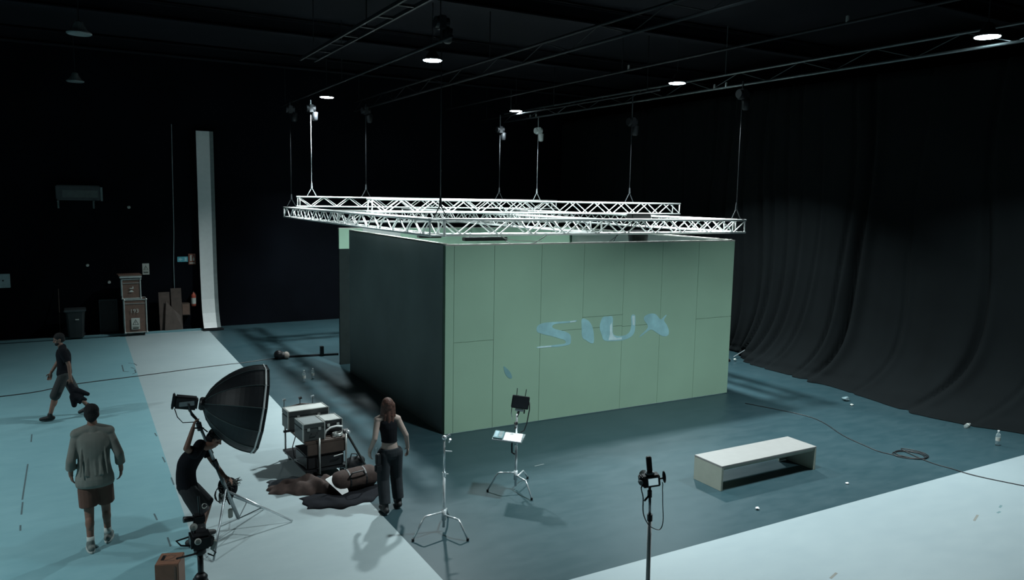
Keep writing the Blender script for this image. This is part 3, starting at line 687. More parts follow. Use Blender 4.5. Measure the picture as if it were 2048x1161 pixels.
# camera on the tall pole
t = thing('pole_stand', 'tall pale pole stand rising from below the frame, holding a small camera', 'stand', (4.28, 5.0, 0))
MB().cyl((4.30, 5.0, 0.1), (4.275, 5.0, 1.78), 0.019, n=14).build('lower_column', mat('pale_pole', (0.90, 0.95, 0.94), 0.5), t, shade=True)
MB().cyl((4.275, 5.0, 1.78), (4.265, 5.0, 1.99), 0.012, n=12).build('upper_column', m_greym, t, shade=True)
MB().cyl((4.277, 5.0, 1.74), (4.275, 5.0, 1.80), 0.024).build('collar', m_blackm, t)
m = MB(); m.cyl((4.265,5.0,1.96),(4.262,5.0,2.02),0.02); m.cyl((4.25,5.0,1.97),(4.20,4.99,1.94),0.009); m.cyl((4.262,5.0,2.0),(4.262,5.0,2.05),0.012); m.build('ball_head', m_blackm, t)
for i in range(3):
    a = 0.6+i*2*PI/3
    MB().tube([(4.30, 5.0, 0.55), (4.30+0.32*math.cos(a), 5+0.32*math.sin(a), 0.25), (4.30+0.5*math.cos(a), 5+0.5*math.sin(a), 0.02)], 0.012).build('leg', m_greym, t)
t = thing('small_camera', 'small black camera with a lit screen and neck strap on the tall pole', 'camera', (4.26, 5.0, 2.05))
fac = (V((0,0,4.55))-V((4.26,5.0,2.1))); fac.z = 0; fac.normalize(); sd = fac.cross(V((0,0,1)))
R0 = Matrix((sd, fac, V((0,0,1)))).transposed() @ Matrix.Rotation(0.30, 3, 'Z') @ Matrix.Rotation(0.12, 3, 'Y')
cc = V((4.265, 5.0, 2.115))
MB().box(cc, (0.155, 0.09, 0.105), m=R0, bev=0.008).build('camera_body', m_black, t)
MB().box(cc+R0@V((-0.012,0.047,0.0)), (0.10, 0.006, 0.075), m=R0).build('screen_frame', m_greym, t)
MB().box(cc+R0@V((-0.012,0.051,0.0)), (0.085, 0.003, 0.060), m=R0).build('screen', mat('lit_screen', (0.05, 0.08, 0.09), 0.2, emit=((0.45, 0.66, 0.72), 0.55)), t)
MB().box(cc+R0@V((0.085,0.0,0.01)), (0.03, 0.08, 0.09), m=R0, bev=0.01).build('grip', m_black, t)
MB().cyl(cc+R0@V((0.10,0.03,0.01)), cc+R0@V((0.10,0.06,0.01)), 0.02).build('dial', m_greym, t)
MB().cyl(cc+R0@V((0.02,-0.04,0)), cc+R0@V((0.02,-0.15,0)), 0.04).build('lens', m_black, t, shade=True)
MB().box(cc+R0@V((0,0,0.063)), (0.07, 0.06, 0.03), m=R0, bev=0.006).build('viewfinder_hump', m_greym, t)
MB().box(cc+R0@V((0.0,0,0.145)), (0.045, 0.035, 0.14), m=R0, bev=0.006).build('transmitter', m_black, t)
m = MB(); m.cyl(cc+R0@V((-0.08,0,0.0)), cc+R0@V((-0.12,0,0.0)), 0.008); m.ell(cc+R0@V((-0.125,0,0.01)), (0.014, 0.035, 0.055), m=R0); m.build('side_handle', m_black, t)
sp = [cc+R0@V(p) for p in ((0.08,0.02,-0.03),(0.085,0.03,-0.14),(0.10,0.05,-0.27),(0.07,0.06,-0.37),(0.02,0.06,-0.42),(-0.035,0.06,-0.435),(-0.07,0.05,-0.37),(-0.085,0.03,-0.22),(-0.095,0.02,-0.1),(-0.09,0.01,-0.02))]
MB().tube(smooth_poly(sp, 4)[:-4], 0.010, flat=0.35).build('neck_strap', m_black, t, shade=True)
# ---------------------------------------------------------------- equipment cart
m_caseb = mat('grey_case_side', (0.055, 0.064, 0.064), 0.45, 0.2)
CA = 0.06
cR = Matrix.Rotation(CA, 3, 'Z'); cO = V((2.97, 11.74, 0))
def cp(x, y, z): return cO + cR @ V((x, y, z))
t = thing('equipment_cart', 'loaded camera equipment cart with pale posts and black lower bins', 'cart', tuple(cp(0.35, 0.6, 0)))
def cbox(x0, x1, y0, y1, z0, z1, name, m, par=t, bev=0.006):
    return MB().box(cp((x0+x1)/2, (y0+y1)/2, (z0+z1)/2), (x1-x0, y1-y0, z1-z0), m=cR, bev=bev).build(name, m, par)
cbox(0.0, 0.70, 0, 1.25, 0.60, 0.64, 'top_shelf', m_brown)
cbox(0.0, 0.70, 0, 1.25, 0.14, 0.18, 'bottom_shelf', m_blackm)
for x, y in ((0.22, -0.02), (0.66, -0.02), (0.04, 1.22), (0.66, 1.22)):
    MB().cyl(cp(x, y, 0.10), cp(x, y, 0.70), 0.016, n=10).build('post', m_edge, t, shade=True)
for x, y in ((0.10, 0.06), (0.62, 0.06), (0.10, 1.18), (0.62, 1.18)):
    c = MB().box(cp(x, y, 0.125), (0.06, 0.06, 0.03)).build('caster', m_greym, t)
    MB().cyl(cp(x-0.02, y, 0.06), cp(x+0.02, y, 0.06), 0.06, n=16).build('wheel', m_black, c)
cbox(0.03, 0.66, -0.01, 0.02, 0.42, 0.60, 'drawer_front', m_brown)
MB().cyl(cp(0.45, -0.03, 0.36), cp(0.60, -0.03, 0.38), 0.010).build('drawer_pull', m_edge, t)
for x in (-0.10,):
    m = MB(); m.beam(cp(-0.14, 0.12, 0.36), cp(0.10, 0.12, 0.38), 0.03, 0.02); m.beam(cp(-0.13, 0.12, 0.35), cp(0.06, 0.12, 0.20), 0.02, 0.02); m.build('side_bracket', m_greym, t)
m = MB(); m.beam(cp(-0.14, 0.7, 0.66), cp(0.05, 0.7, 0.66), 0.04, 0.03); m.build('side_bracket', m_black, t)
MB().tube([cp(0.02, 1.26, 0.64), cp(0.04, 1.30, 0.88), cp(0.35, 1.31, 0.92), cp(0.64, 1.30, 0.88), cp(0.66, 1.26, 0.64)], 0.014).build('push_handle', m_brown, t, shade=True)
MB().tube([cp(-0.05, 0.35, 0.66), cp(-0.10, 0.35, 0.50), cp(-0.09, 0.32, 0.35), cp(0.0, 0.30, 0.20)], 0.008).build('cable_loop', m_black, t, shade=True)
for i, (x0, x1, lb) in enumerate(((0.03, 0.21, 'narrow black bin on the lower shelf of the cart'), (0.24, 0.64, 'wide black bin on the lower shelf of the cart'))):
    b = thing('storage_bin', lb, 'bin', tuple(cp((x0+x1)/2, 0.3, 0.18)))
    MB().box(cp((x0+x1)/2, 0.32, 0.29), (x1-x0, 0.60, 0.22), m=cR, bev=0.02).build('bin_body', m_black, b)
    MB().box(cp((x0+x1)/2, 0.32, 0.41), (x1-x0+0.015, 0.62, 0.02), m=cR, bev=0.006).build('rim', m_blackm, b)
def silver(x0, x1, y0, y1, z0, z1, label, top=m_silver, rz=0.0, latches=True, body=m_caseb):
    R_ = cR @ Matrix.Rotation(rz, 3, 'Z'); c = cp((x0+x1)/2, (y0+y1)/2, z0)
    s = thing('equipment_case', label, 'case', tuple(c), 'cases on top of the equipment cart')
    w_, d_, h_ = x1-x0, y1-y0, z1-z0
    def q(a, b, z): return c + R_ @ V((a, b, z))
    MB().box(q(0, 0, h_*0.36), (w_, d_, h_*0.70), m=R_, bev=0.006).build('case_body', body, s)
    MB().box(q(0, 0, h_*0.86), (w_, d_, h_*0.27), m=R_, bev=0.008).build('lid', body, s)
    MB().box(q(0, 0, h_*1.0), (w_-0.06, d_-0.06, 0.006), m=R_).build('lid_panel', top, s)
    m = MB()
    for sx_ in (-1, 1):
        m.box(q(sx_*(w_/2-0.012), 0, h_*1.0), (0.02, d_, 0.014), m=R_, bev=0.003); m.box(q(sx_*(w_/2-0.006), -d_/2+0.004, h_*0.5), (0.02, 0.02, h_), m=R_)
    for sy_ in (-1, 1): m.box(q(0, sy_*(d_/2-0.012), h_*1.0), (w_, 0.02, 0.014), m=R_, bev=0.003)
    m.build('edge_trim', m_edge, s)
    if latches:
        for k in (-0.25, 0.25): MB().box(q(w_*k, -d_/2-0.006, h_*0.68), (0.045, 0.014, 0.05), m=R_, bev=0.003).build('latch', m_edge, s)
        MB().tube([q(-0.05, -d_/2-0.004, h_*0.45), q(-0.045, -d_/2-0.03, h_*0.40), q(0.045, -d_/2-0.03, h_*0.40), q(0.05, -d_/2-0.004, h_*0.45)], 0.007).build('handle', m_black, s)
    return s
silver(-0.02, 0.34, 0.06, 0.50, 0.64, 0.92, 'silver case with a glazed lid on the front left of the cart', mat('glazed_lid', (0.28, 0.31, 0.31), 0.3))
silver(0.38, 0.70, 0.24, 0.60, 0.64, 0.88, 'dark case with a pale grey lid on the right of the cart', mat('pale_lid', (0.42, 0.44, 0.42), 0.5), body=m_blackm)
silver(-0.04, 0.66, 0.78, 1.12, 0.64, 0.95, 'long silver case lying across the rear of the cart', mat('bright_lid', (0.58, 0.60, 0.57), 0.4))
s = thing('equipment_case', 'small brown box between the silver cases on the cart', 'case', tuple(cp(0.52, 0.68, 0.64)), 'cases on top of the equipment cart')
MB().box(cp(0.50, 0.69, 0.72), (0.26, 0.12, 0.16), m=cR, bev=0.006).build('case_body', m_brownc, s); MB().box(cp(0.42, 0.69, 0.83), (0.12, 0.08, 0.05), m=cR, bev=0.01).build('lid', m_sign, s)
tag(MB().tube([cp(0.36, 0.14, 0.66), cp(0.38, 0.14, 0.74), cp(0.46, 0.14, 0.79), cp(0.56, 0.14, 0.80), cp(0.66, 0.14, 0.78)], 0.016).build('white_hose', m_white_p, None, loc=tuple(cp(0.36, 0.14, 0.65)), shade=True), 'short white curved tube lying on the front of the cart', 'tube')
pts = [cp(0.56+0.085*math.cos(k*0.5)*(1-0.004*k), 0.10+0.075*math.sin(k*0.5), 0.655+0.0012*k) for k in range(40)]
tag(MB().tube(pts, 0.010).build('coiled_cable', m_edge, None, loc=tuple(cp(0.56, 0.1, 0.65)), shade=True), 'coiled pale cable on the front right corner of the cart', 'cable')
t = thing('cable_reel', 'small black reel hanging on the right rail of the cart', 'reel', tuple(cp(0.76, 0.3, 0.62)))
MB().cyl(cp(0.72, 0.28, 0.64), cp(0.80, 0.28, 0.64), 0.05, n=16).build('drum', m_black, t); MB().ell(cp(0.76, 0.15, 0.66), (0.04, 0.03, 0.04)).build('grip_head', m_chrome, t)
for i, (x, lb) in enumerate(((0.05, 'left one of the clamps on the cart handle'), (0.33, 'dark middle clamp on the cart handle'), (0.55, 'right one of the clamps on the cart handle'))):
    t = thing('clamp', lb, 'clamp', tuple(cp(x, 1.31, 0.9)))
    MB().cyl(cp(x, 1.31, 0.88), cp(x, 1.31, 1.02), 0.012).build('shaft', m_greym, t); MB().cyl(cp(x-0.02, 1.31, 1.02), cp(x+0.03, 1.31, 1.03), 0.024).build('jaw', m_greym if i != 1 else m_black, t)
tag(MB().beam(cp(0.72, 0.08, 0.66), (3.98, 11.62, 0.03), 0.035, 0.025).build('rod', m_black, None, loc=tuple(cp(0.72, 0.1, 0.0))), 'black rod leaning from the cart down to the floor beside the woman', 'rod')
t = thing('black_bag', 'black cloth bag lying by the right wheel of the cart', 'bag', (3.80, 11.85, 0))
MB().ell((3.79, 11.86, 0.13), (0.17, 0.14, 0.13)).ell((3.86, 11.80, 0.20), (0.10, 0.09, 0.09)).build('bag_body', m_black, t, remesh=0.015, smooth=4)
MB().tube([(3.72,11.84,0.24),(3.74,11.82,0.33),(3.82,11.80,0.32),(3.84,11.80,0.26)], 0.01).build('strap', m_blackm, t)
# pile in front of the cart
t = thing('duffel_bag', 'brown duffel bag lying on the dark mat in front of the cart, beside the woman', 'bag', (3.60, 11.05, 0))
MB().cap((3.32, 11.05, 0.19), (3.78, 11.12, 0.19), 0.165, 0.17, n=20).build('bag_body', m_brownc, t, shade=True)
for x in (3.42, 3.68): MB().lathe((x, 11.05+(x-3.32)*0.15, 0.19), [(0.172, -0.012), (0.172, 0.012)], axis=(1, 0.15, 0), n=20).build('strap', m_black, t)
MB().tube([(3.42, 10.92, 0.28), (3.45, 10.87, 0.36), (3.62, 10.89, 0.37), (3.68, 10.95, 0.28)], 0.012).build('handle', m_black, t)
def lumpy(name, label, cat, m, x0, x1, yf, zf, seed, nx=46, ny=18):
    rnd = random.Random(seed); bm = bmesh.new(); rows = []
    ph = [rnd.uniform(0, 6) for _ in range(8)]
    for i in range(nx+1):
        u = i/nx; x = x0+(x1-x0)*u; ya, yb = yf(u); row = []
        for j in range(ny+1):
            v = j/ny
            e = math.sin(PI*v)**0.5 * min(1, math.sin(PI*min(max(u, 0), 1))*2.2+0.02)**0.5
            z = 0.008 + zf(u)*e*(0.75+0.13*math.sin(9*u+ph[0]+3*v)+0.12*math.sin(23*u+ph[1]+5*v)+0.10*math.sin(14*v+ph[2]+4*u))
            row.append(bm.verts.new((x+0.02*math.sin(11*v+ph[3]), ya+(yb-ya)*v+0.03*math.sin(17*u+ph[4])+0.02*math.sin(31*u), max(z, 0.006))))
        rows.append(row)
    for i in range(nx):
        for j in range(ny): bm.faces.new((rows[i][j], rows[i+1][j], rows[i+1][j+1], rows[i][j+1]))
    r = bmesh.ops.extrude_face_region(bm, geom=bm.faces[:])
    for vv in [g_ for g_ in r['geom'] if isinstance(g_, bmesh.types.BMVert)]: vv.co.z = 0.0035+0.0*vv.co.z
    bmesh.ops.recalc_face_normals(bm, faces=bm.faces)
    me = bpy.data.meshes.new(name); c = V(((x0+x1)/2, sum(yf(0.5))/2, 0)); me_ = me
    bm.to_mesh(me); bm.free(); me.transform(Matrix.Translation(-c))
    for p in me.polygons: p.use_smooth = True
    o = bpy.data.objects.new(name, me); C.objects.link(o); o.location = c; me.materials.append(m)
    return tag(o, label, cat)
lumpy('packing_blanket', 'rumpled brown packing blanket spread left of the duffel bag in front of the cart', 'blanket', m_brownc, 2.36, 3.34, lambda u: (11.50-0.60*u, 11.76-0.14*u), lambda u: 0.12+0.18*u, 3)
lumpy('packing_blanket', 'dark green-black cloth under the front of the duffel bag', 'blanket', m_tee, 2.72, 3.95, lambda u: (10.90-0.42*math.sin(PI*min(1,u*0.75+0.15)), 11.15), lambda u: 0.06, 5)
lumpy('packing_blanket', 'dark cloth lying under the left front wheels of the cart', 'blanket', m_pants, 2.42, 3.25, lambda u: (11.62-0.1*u, 12.0), lambda u: 0.07, 9)
tag(MB().prism([(3.08, 11.02, 0.27), (3.34, 11.10, 0.33), (3.38, 10.86, 0.08), (3.28, 10.84, 0.06)], (0.01, 0.016, 0.006)).build('white_card', m_white_p, None, loc=(3.3, 10.9, 0.03)), 'white card leaning on the left end of the brown duffel bag', 'card')

# ---------------------------------------------------------------- people
def hand(mb, w, d, n, curl=0.5, side=1, k=1.0):
    """palm and five separate fingers; w wrist, d pointing direction, n palm normal"""
    w = V(w); d = V(d).normalized(); n = V(n); n = (n - d*n.dot(d)).normalized(); s = d.cross(n)*side
    R_ = Matrix((s, n, d)).transposed()
    mb.cap(w-d*0.03, w+d*0.02, 0.026*k, 0.026*k)
    mb.ell(w+d*0.055*k, (0.040*k, 0.017*k, 0.050*k), m=R_, u=14, v=10)
    for i, (o, L) in enumerate(((0.030, 0.070), (0.010, 0.080), (-0.011, 0.075), (-0.031, 0.058))):
        b = w + d*0.088*k + s*o*k; a1 = curl*(0.7+0.1*i); a2 = a1+curl*0.9; a3 = a2+curl*0.6
        p1 = b + (d*math.cos(a1)+n*math.sin(a1))*L*0.45*k + s*o*0.12
        p2 = p1 + (d*math.cos(a2)+n*math.sin(a2))*L*0.32*k
        p3 = p2 + (d*math.cos(a3)+n*math.sin(a3))*L*0.23*k
        mb.cap(b-d*0.02, p1, 0.0095*k, 0.009*k, n=8); mb.cap(p1, p2, 0.009*k, 0.0082*k, n=8); mb.cap(p2, p3, 0.0082*k, 0.007*k, n=8)
    b = w + d*0.03*k + s*0.034*k; p1 = b + (d*0.7+s*0.75+n*0.35).normalized()*0.035*k; p2 = p1+(d*0.9+s*0.25+n*0.45).normalized()*0.028*k
    mb.cap(b-s*0.01, p1, 0.012*k, 0.0105*k, n=8); mb.cap(p1, p2, 0.0105*k, 0.009*k, n=8)

def head(mb, c, f, u, k=1.0, beard=False):
    f = V(f).normalized(); u = V(u); u = (u-f*u.dot(f)).normalized(); s = f.cross(u)
    R_ = Matrix((s, f, u)).transposed()
    def q(a, b, z): return V(c)+(s*a+f*b+u*z)*k
    mb.ell(q(0, -0.012, 0.022), (0.074*k, 0.094*k, 0.090*k), m=R_)
    mb.ell(q(0, 0.022, -0.040), (0.055*k, 0.062*k, 0.072*k), m=R_)
    mb.ell(q(0, 0.052, -0.088), (0.026*k, 0.024*k, 0.022*k), m=R_)
    mb.ell(q(0, 0.072, 0.020), (0.050*k, 0.012*k, 0.010*k), m=R_, u=12, v=8)
    mb.cap(q(0, 0.080, 0.006), q(0, 0.098, -0.028), 0.008*k, 0.014*k, n=8)
    mb.ell(q(0, 0.074, -0.062), (0.024*k, 0.012*k, 0.009*k), m=R_, u=12, v=8)
    for a in (-1, 1):
        mb.ell(q(a*0.075, -0.008, -0.008), (0.010*k, 0.020*k, 0.032*k), m=R_, u=10, v=8)
        mb.ell(q(a*0.042, 0.055, -0.030), (0.020*k, 0.016*k, 0.020*k), m=R_, u=10, v=8)
    return q, R_

def limb(mb, a, b, c, r0, r1, r2, calf=0.0, bulge=None):
    a, b, c = V(a), V(b), V(c)
    mb.cap(a, b, r0, r1); mb.cap(b, c, r1, r2)
    if calf:
        m_ = b.lerp(c, 0.33) + (V(bulge)*0.018 if bulge is not None else V((0,0,0)))
        mb.ell(m_, (calf, calf, (c-b).length*0.27), m=Matrix((*basis(c-b),)).transposed())

def figure(name, label, loc, J, skin, top, bottom, shoe, hairm, opts):
    P = thing(name, label, 'person', loc)
    F = V(J['fwd']).normalized()
    sd = (V(J['shR'])-V(J['shL'])).normalized(); hd = (V(J['hipR'])-V(J['hipL'])).normalized()
    pel = (V(J['hipR'])+V(J['hipL']))/2; ch = (V(J['shR'])+V(J['shL']))/2
    ax = (ch-pel).normalized(); Ff = (F-ax*F.dot(ax)).normalized()
    sw = (V(J['shR'])-V(J['shL'])).length/2; hw = (V(J['hipR'])-V(J['hipL'])).length/2
    L = (ch-pel).length; bend = V(J.get('bend', (0,0,0)))
    def tor(mb, g=0.0, t0=-0.14, t1=1.06, loose=0.0, flare=0.0):
        prof = [(-0.16, hw+0.055, 0.075), (-0.05, hw+0.075, 0.115), (0.06, hw+0.075, 0.118), (0.22, hw+0.055, 0.105), (0.42, sw*0.72+0.01, 0.095), (0.62, sw*0.85, 0.108), (0.80, sw*0.95, 0.112), (0.93, sw*0.97, 0.098), (1.03, sw*0.72, 0.072), (1.10, 0.075, 0.06)]
        ks = opts.get('girth', 1.0); rings = []
        n_ = 18
        for i in range(n_+1):
            t = t0+(t1-t0)*i/n_
            for (ta, wa, da), (tb, wb, db) in zip(prof, prof[1:]):
                if ta <= t <= tb or (t < prof[0][0] and ta == prof[0][0]):
                    q_ = max(0, (t-ta)/(tb-ta)); wv = wa+(wb-wa)*q_; dv = da+(db-da)*q_; break
            q2 = min(1, max(0, t)); ex = g+loose*(1-abs(q2-0.45))+flare*max(0, 0.5-t)
            s_ = (hd*(1-q2)+sd*q2).normalized()
            cc_ = pel + ax*L*t + bend*math.sin(PI*q2) + Ff*(-0.012*math.sin(PI*q2))
            rings.append((cc_, s_*(wv*ks+ex), Ff*(dv*ks+ex)))
        mb.loft(rings, 22)
    b = MB(); tor(b)
    neck = V(J['head'])-V(J.get('headup', (0,0,1)))*0.10
    b.cap(ch+ax*0.02-Ff*0.01, neck, 0.068, 0.056); b.cap(J['shR'], ch+ax*0.06, 0.053, 0.056); b.cap(J['shL'], ch+ax*0.06, 0.053, 0.056)
    hs = opts.get('headk', 1.0)
    q, R_ = head(b, J['head'], J.get('face', J['fwd']), J.get('headup', (0,0,1)), hs)
    for s in 'LR':
        limb(b, J['sh'+s], J['el'+s], J['wr'+s], 0.050, 0.038, 0.027)
        b.ell(V(J['sh'+s]), (0.055, 0.055, 0.052))
        hand(b, J['wr'+s], J['hd'+s], J['hn'+s], opts.get('curl', 0.45), 1 if s == 'R' else -1)
        limb(b, J['hip'+s], J['kn'+s], J['an'+s], 0.088, 0.056, 0.036, 0.052, -F)
        fd = V(J['ft'+s]).normalized()
        a_ = V(J['an'+s]); b.cap(a_, a_+V((0,0,-0.03)), 0.036, 0.034); b.cap(a_+V((0,0,-0.05))-fd*0.03, a_+V((0,0,-0.058))+fd*0.15, 0.030, 0.026)
    b.build('body', skin, P, remesh=0.0068, smooth=3, shade=True)
    for s in (-1, 1):
        MB().ell(q(s*0.031, 0.071, 0.004), (0.013, 0.010, 0.009), m=R_, u=10, v=8).build('eye', m_eye, P, shade=True)
    # clothes
    sl = opts.get('sleeve', 0.55)
    if top is not None:
        m = MB(); tor(m, 0.014, opts.get('hem', -0.02), opts.get('neckline', 1.03), opts.get('loose', 0.0), opts.get('flare', 0.0))
        for s in 'LR':
            if sl <= 0: continue
            A, B_, W_ = V(J['sh'+s]), V(J['el'+s]), V(J['wr'+s]); lo = opts.get('loose', 0)
            m.ell(A, (0.067, 0.067, 0.064))
            if sl <= 1: m.cyl(A, A.lerp(B_, sl), 0.066+lo*0.5, 0.058+lo*0.7)
            else:
                m.cap(A-V((0,0,0.03)), B_, 0.058+lo*0.2, 0.050+lo*0.3); m.cyl(B_, B_.lerp(W_, sl-1), 0.051+lo*0.3, 0.050+lo*0.6)
        if sl > 0: m.cap(J['shR'], ch+ax*0.06, 0.069, 0.070); m.cap(J['shL'], ch+ax*0.06, 0.069, 0.070)
        if opts.get('collar'): m.cap(ch+ax*0.02-Ff*0.01, ch.lerp(neck, 0.55), 0.078, 0.070)
        if opts.get('collar'):
            for k, (a_, b_) in enumerate(((-0.10, -0.07), (-0.05, -0.10), (0.0, 0.02), (0.05, 0.10), (0.10, 0.07), (-0.13, -0.15), (0.13, 0.15))):
                m.tube([ch+sd*a_*1.0-ax*0.16-Ff*0.122, ch+sd*(a_*0.6+b_*0.4)-ax*0.30-Ff*0.128, pel+sd*b_+ax*0.10-Ff*0.162], [0.004, 0.020, 0.010])
        m.build('shirt', top, P, remesh=0.008, smooth=5 if opts.get('collar') else 3, shade=True)
    leg = opts.get('leg', 1.0)
    m = MB(); tor(m, 0.016, -0.16, opts.get('waist', 0.16))
    gw = opts.get('legw', 0.0)
    for s in 'LR':
        A, B_, W_ = V(J['hip'+s]), V(J['kn'+s]), V(J['an'+s])
        if leg <= 1: m.cap(A, A.lerp(B_, 0.3), 0.105, 0.100+gw*0.5); m.cyl(A.lerp(B_, 0.25), A.lerp(B_, leg), 0.100+gw*0.5, 0.082+gw)
        else:
            m.cap(A, B_, 0.104, 0.074+gw*0.8); m.cyl(B_, B_.lerp(W_, leg-1), 0.076+gw*0.8, 0.058+gw*1.3)
    m.build('trousers' if leg > 1 else 'shorts', bottom, P, remesh=0.009, smooth=3, shade=True)
    for s in 'LR':
        a_ = V(J['an'+s]); fd = V(J['ft'+s]).normalized(); up_ = V((0,0,1)); tilt = fd.z
        m = MB(); hh = opts.get('boot', 0.02)
        m.cap(a_+V((0,0,-0.03)), a_+V((0,0,hh)), 0.050, 0.046)
        m.cap(a_+V((0,0,-0.052))-fd*0.045, a_+V((0,0,-0.054))+fd*0.06, 0.044, 0.046); m.cap(a_+V((0,0,-0.056))+fd*0.06, a_+V((0,0,-0.062))+fd*0.155, 0.046, 0.036)
        sh = m.build('shoe', shoe, P, remesh=0.008, smooth=3, shade=True)
        if opts.get('sole'):
            c0 = a_+V((0,0,-0.100)); lat = fd.cross(V((0,0,1))).normalized()
            MB().loft([(c0+V((0,0,-0.002))+fd*0.055, fd*0.150, lat*0.05), (c0+V((0,0,0.018))+fd*0.055, fd*0.148, lat*0.049)], 18).build('sole', opts['sole'], sh)
        if opts.get('sock'):
            W_ = V(J['an'+s]); B_ = V(J['kn'+s]); MB().cyl(W_+V((0,0,-0.02)), W_.lerp(B_, opts['sock']), 0.045, 0.046).build('sock', m_sock, P, shade=True)
    h = MB(); hk = hs
    h.ell(q(0, -0.022, 0.040), (0.086*hk, 0.098*hk, 0.086*hk), m=R_); h.ell(q(0, -0.055, -0.010), (0.074*hk, 0.060*hk, 0.070*hk), m=R_)
    if opts.get('hair') == 'long':
        for dx, yy, zz in ((-0.045,-0.055,-0.23),(0.0,-0.075,-0.26),(0.045,-0.055,-0.24),(-0.075,-0.02,-0.17),(0.075,-0.02,-0.18)):
            h.cap(q(dx*0.8, -0.05, 0.02), q(dx*1.25, yy-0.01, zz), 0.045, 0.026)
    if opts.get('hair') == 'mop':
        h.ell(q(0, -0.03, 0.045), (0.088, 0.100, 0.086), m=R_); h.ell(q(0, -0.06, -0.03), (0.070, 0.055, 0.070), m=R_)
        for a in range(9):
            an = a*0.7; h.cap(q(0.05*math.cos(an), -0.05+0.04*math.sin(an), 0.04), q(0.070*math.cos(an), -0.06+0.03*math.sin(an), -0.03+0.012*(a%3)), 0.030, 0.016)
    h.build('hair', hairm, P, remesh=0.009, smooth=2, shade=True)
    if opts.get('beard'):
        m = MB(); m.ell(q(0, 0.035, -0.078), (0.052, 0.056, 0.045), m=R_); m.ell(q(0, 0.072, -0.088), (0.026, 0.022, 0.030), m=R_)
        m.build('beard', hairm, P, remesh=0.009, smooth=2, shade=True)
    return P

# woman seen from behind
J = dict(fwd=(0.12, 1, 0), face=(0.15, 1, -0.05), head=(3.735, 10.13, 1.565), shL=(3.585, 10.12, 1.375), shR=(3.875, 10.10, 1.36),
  elL=(3.515, 10.04, 1.13), wrL=(3.475, 10.14, 0.93), hdL=(0.05, 0.3, -1), hnL=(1, 0.2, 0),
  elR=(3.985, 10.04, 1.12), wrR=(4.045, 10.13, 0.91), hdR=(0.15, 0.25, -1), hnR=(-1, 0.1, 0),
  hipL=(3.685, 10.12, 0.86), hipR=(3.86, 10.12, 0.86), knL=(3.67, 10.13, 0.47), knR=(3.895, 10.20, 0.47), anL=(3.66, 10.02, 0.115), anR=(3.915, 10.16, 0.115),
  ftL=(-0.05, 1, 0), ftR=(0.1, 1, 0))
figure('person', 'woman with auburn hair, black sleeveless top and dark trousers, seen from behind beside the cart', (3.76, 10.1, 0), J, m_skinl, m_tee, m_pants, m_shoe, m_hairr,
  dict(sleeve=0, hem=0.36, neckline=1.0, leg=1.92, legw=0.018, hair='long', girth=0.88, waist=0.18, boot=0.08, headk=0.97))
t = thing('walkie_talkie', 'black two-way radio pouch on the left hip of the woman', 'radio', (3.58, 10.05, 0.78))
MB().box((3.565, 10.05, 0.82), (0.07, 0.07, 0.16), bev=0.012).build('pouch', m_black, t); MB().box((3.555, 10.02, 0.70), (0.10, 0.07, 0.12), bev=0.02).build('cable_bundle', m_blackm, t)
MB().cyl((3.54, 10.05, 0.9), (3.535, 10.05, 0.99), 0.007).build('antenna', m_greym, t)
# man in the pale overshirt
J = dict(fwd=(0.03, 1, 0), face=(0.1, 1, -0.2), headup=(0, 0.15, 1), head=(0.045, 10.68, 1.765), shL=(-0.135, 10.66, 1.53), shR=(0.225, 10.66, 1.53),
  elL=(-0.205, 10.60, 1.22), wrL=(-0.215, 10.68, 1.02), hdL=(0.12, 0.15, -1), hnL=(1, 0.3, 0),
  elR=(0.325, 10.60, 1.24), wrR=(0.345, 10.70, 1.00), hdR=(-0.05, 0.1, -1), hnR=(-1, 0.3, 0),
  hipL=(-0.045, 10.67, 0.92), hipR=(0.135, 10.67, 0.92), knL=(-0.035, 10.66, 0.50), knR=(0.155, 10.80, 0.50), anL=(-0.035, 10.60, 0.115), anR=(0.165, 10.83, 0.12),
  ftL=(-0.12, 1, 0), ftR=(0.25, 1, 0))
figure('person', 'man in a loose grey overshirt and brown shorts walking away, nearest person on the left', (0.05, 10.65, 0), J, m_skin, m_shirt, m_shorts, m_shoeg, m_hair,
  dict(sleeve=1.60, hem=-0.12, loose=0.018, flare=0.05, leg=0.80, legw=0.028, hair='mop', collar=True, girth=1.04, sock=0.22, sole=m_sock, headk=1.03))
# walking man in profile, heading left
J = dict(fwd=(-1, -0.08, 0), face=(-1, -0.15, -0.25), headup=(-0.15, 0, 1), head=(-0.435, 17.35, 1.605), shL=(-0.37, 17.17, 1.385), shR=(-0.385, 17.53, 1.385),
  elL=(-0.275, 17.10, 1.11), wrL=(-0.265, 17.08, 0.86), hdL=(0.02, 0.05, -1), hnL=(0.1, 1, 0),
  elR=(-0.47, 17.60, 1.11), wrR=(-0.60, 17.55, 0.90), hdR=(-0.3, -0.05, -1), hnR=(0, -1, 0),
  hipL=(-0.37, 17.26, 0.90), hipR=(-0.37, 17.44, 0.90), knL=(-0.54, 17.24, 0.50), knR=(-0.20, 17.46, 0.48), anL=(-0.645, 17.22, 0.115), anR=(0.01, 17.47, 0.17),
  ftL=(-1, -0.05, 0.03), ftR=(-1, 0, -0.35))
figure('person', 'bearded man in black tee and dark shorts striding left with a jacket', (-0.38, 17.35, 0), J, m_skin, m_tee, m_shortsd, m_shoe, m_hair,
  dict(sleeve=0.72, hem=-0.02, loose=0.012, leg=1.02, legw=0.03, hair='short', beard=True, sock=0.0))
wj = lambda x, z, y=17.05: V((x, y, z))
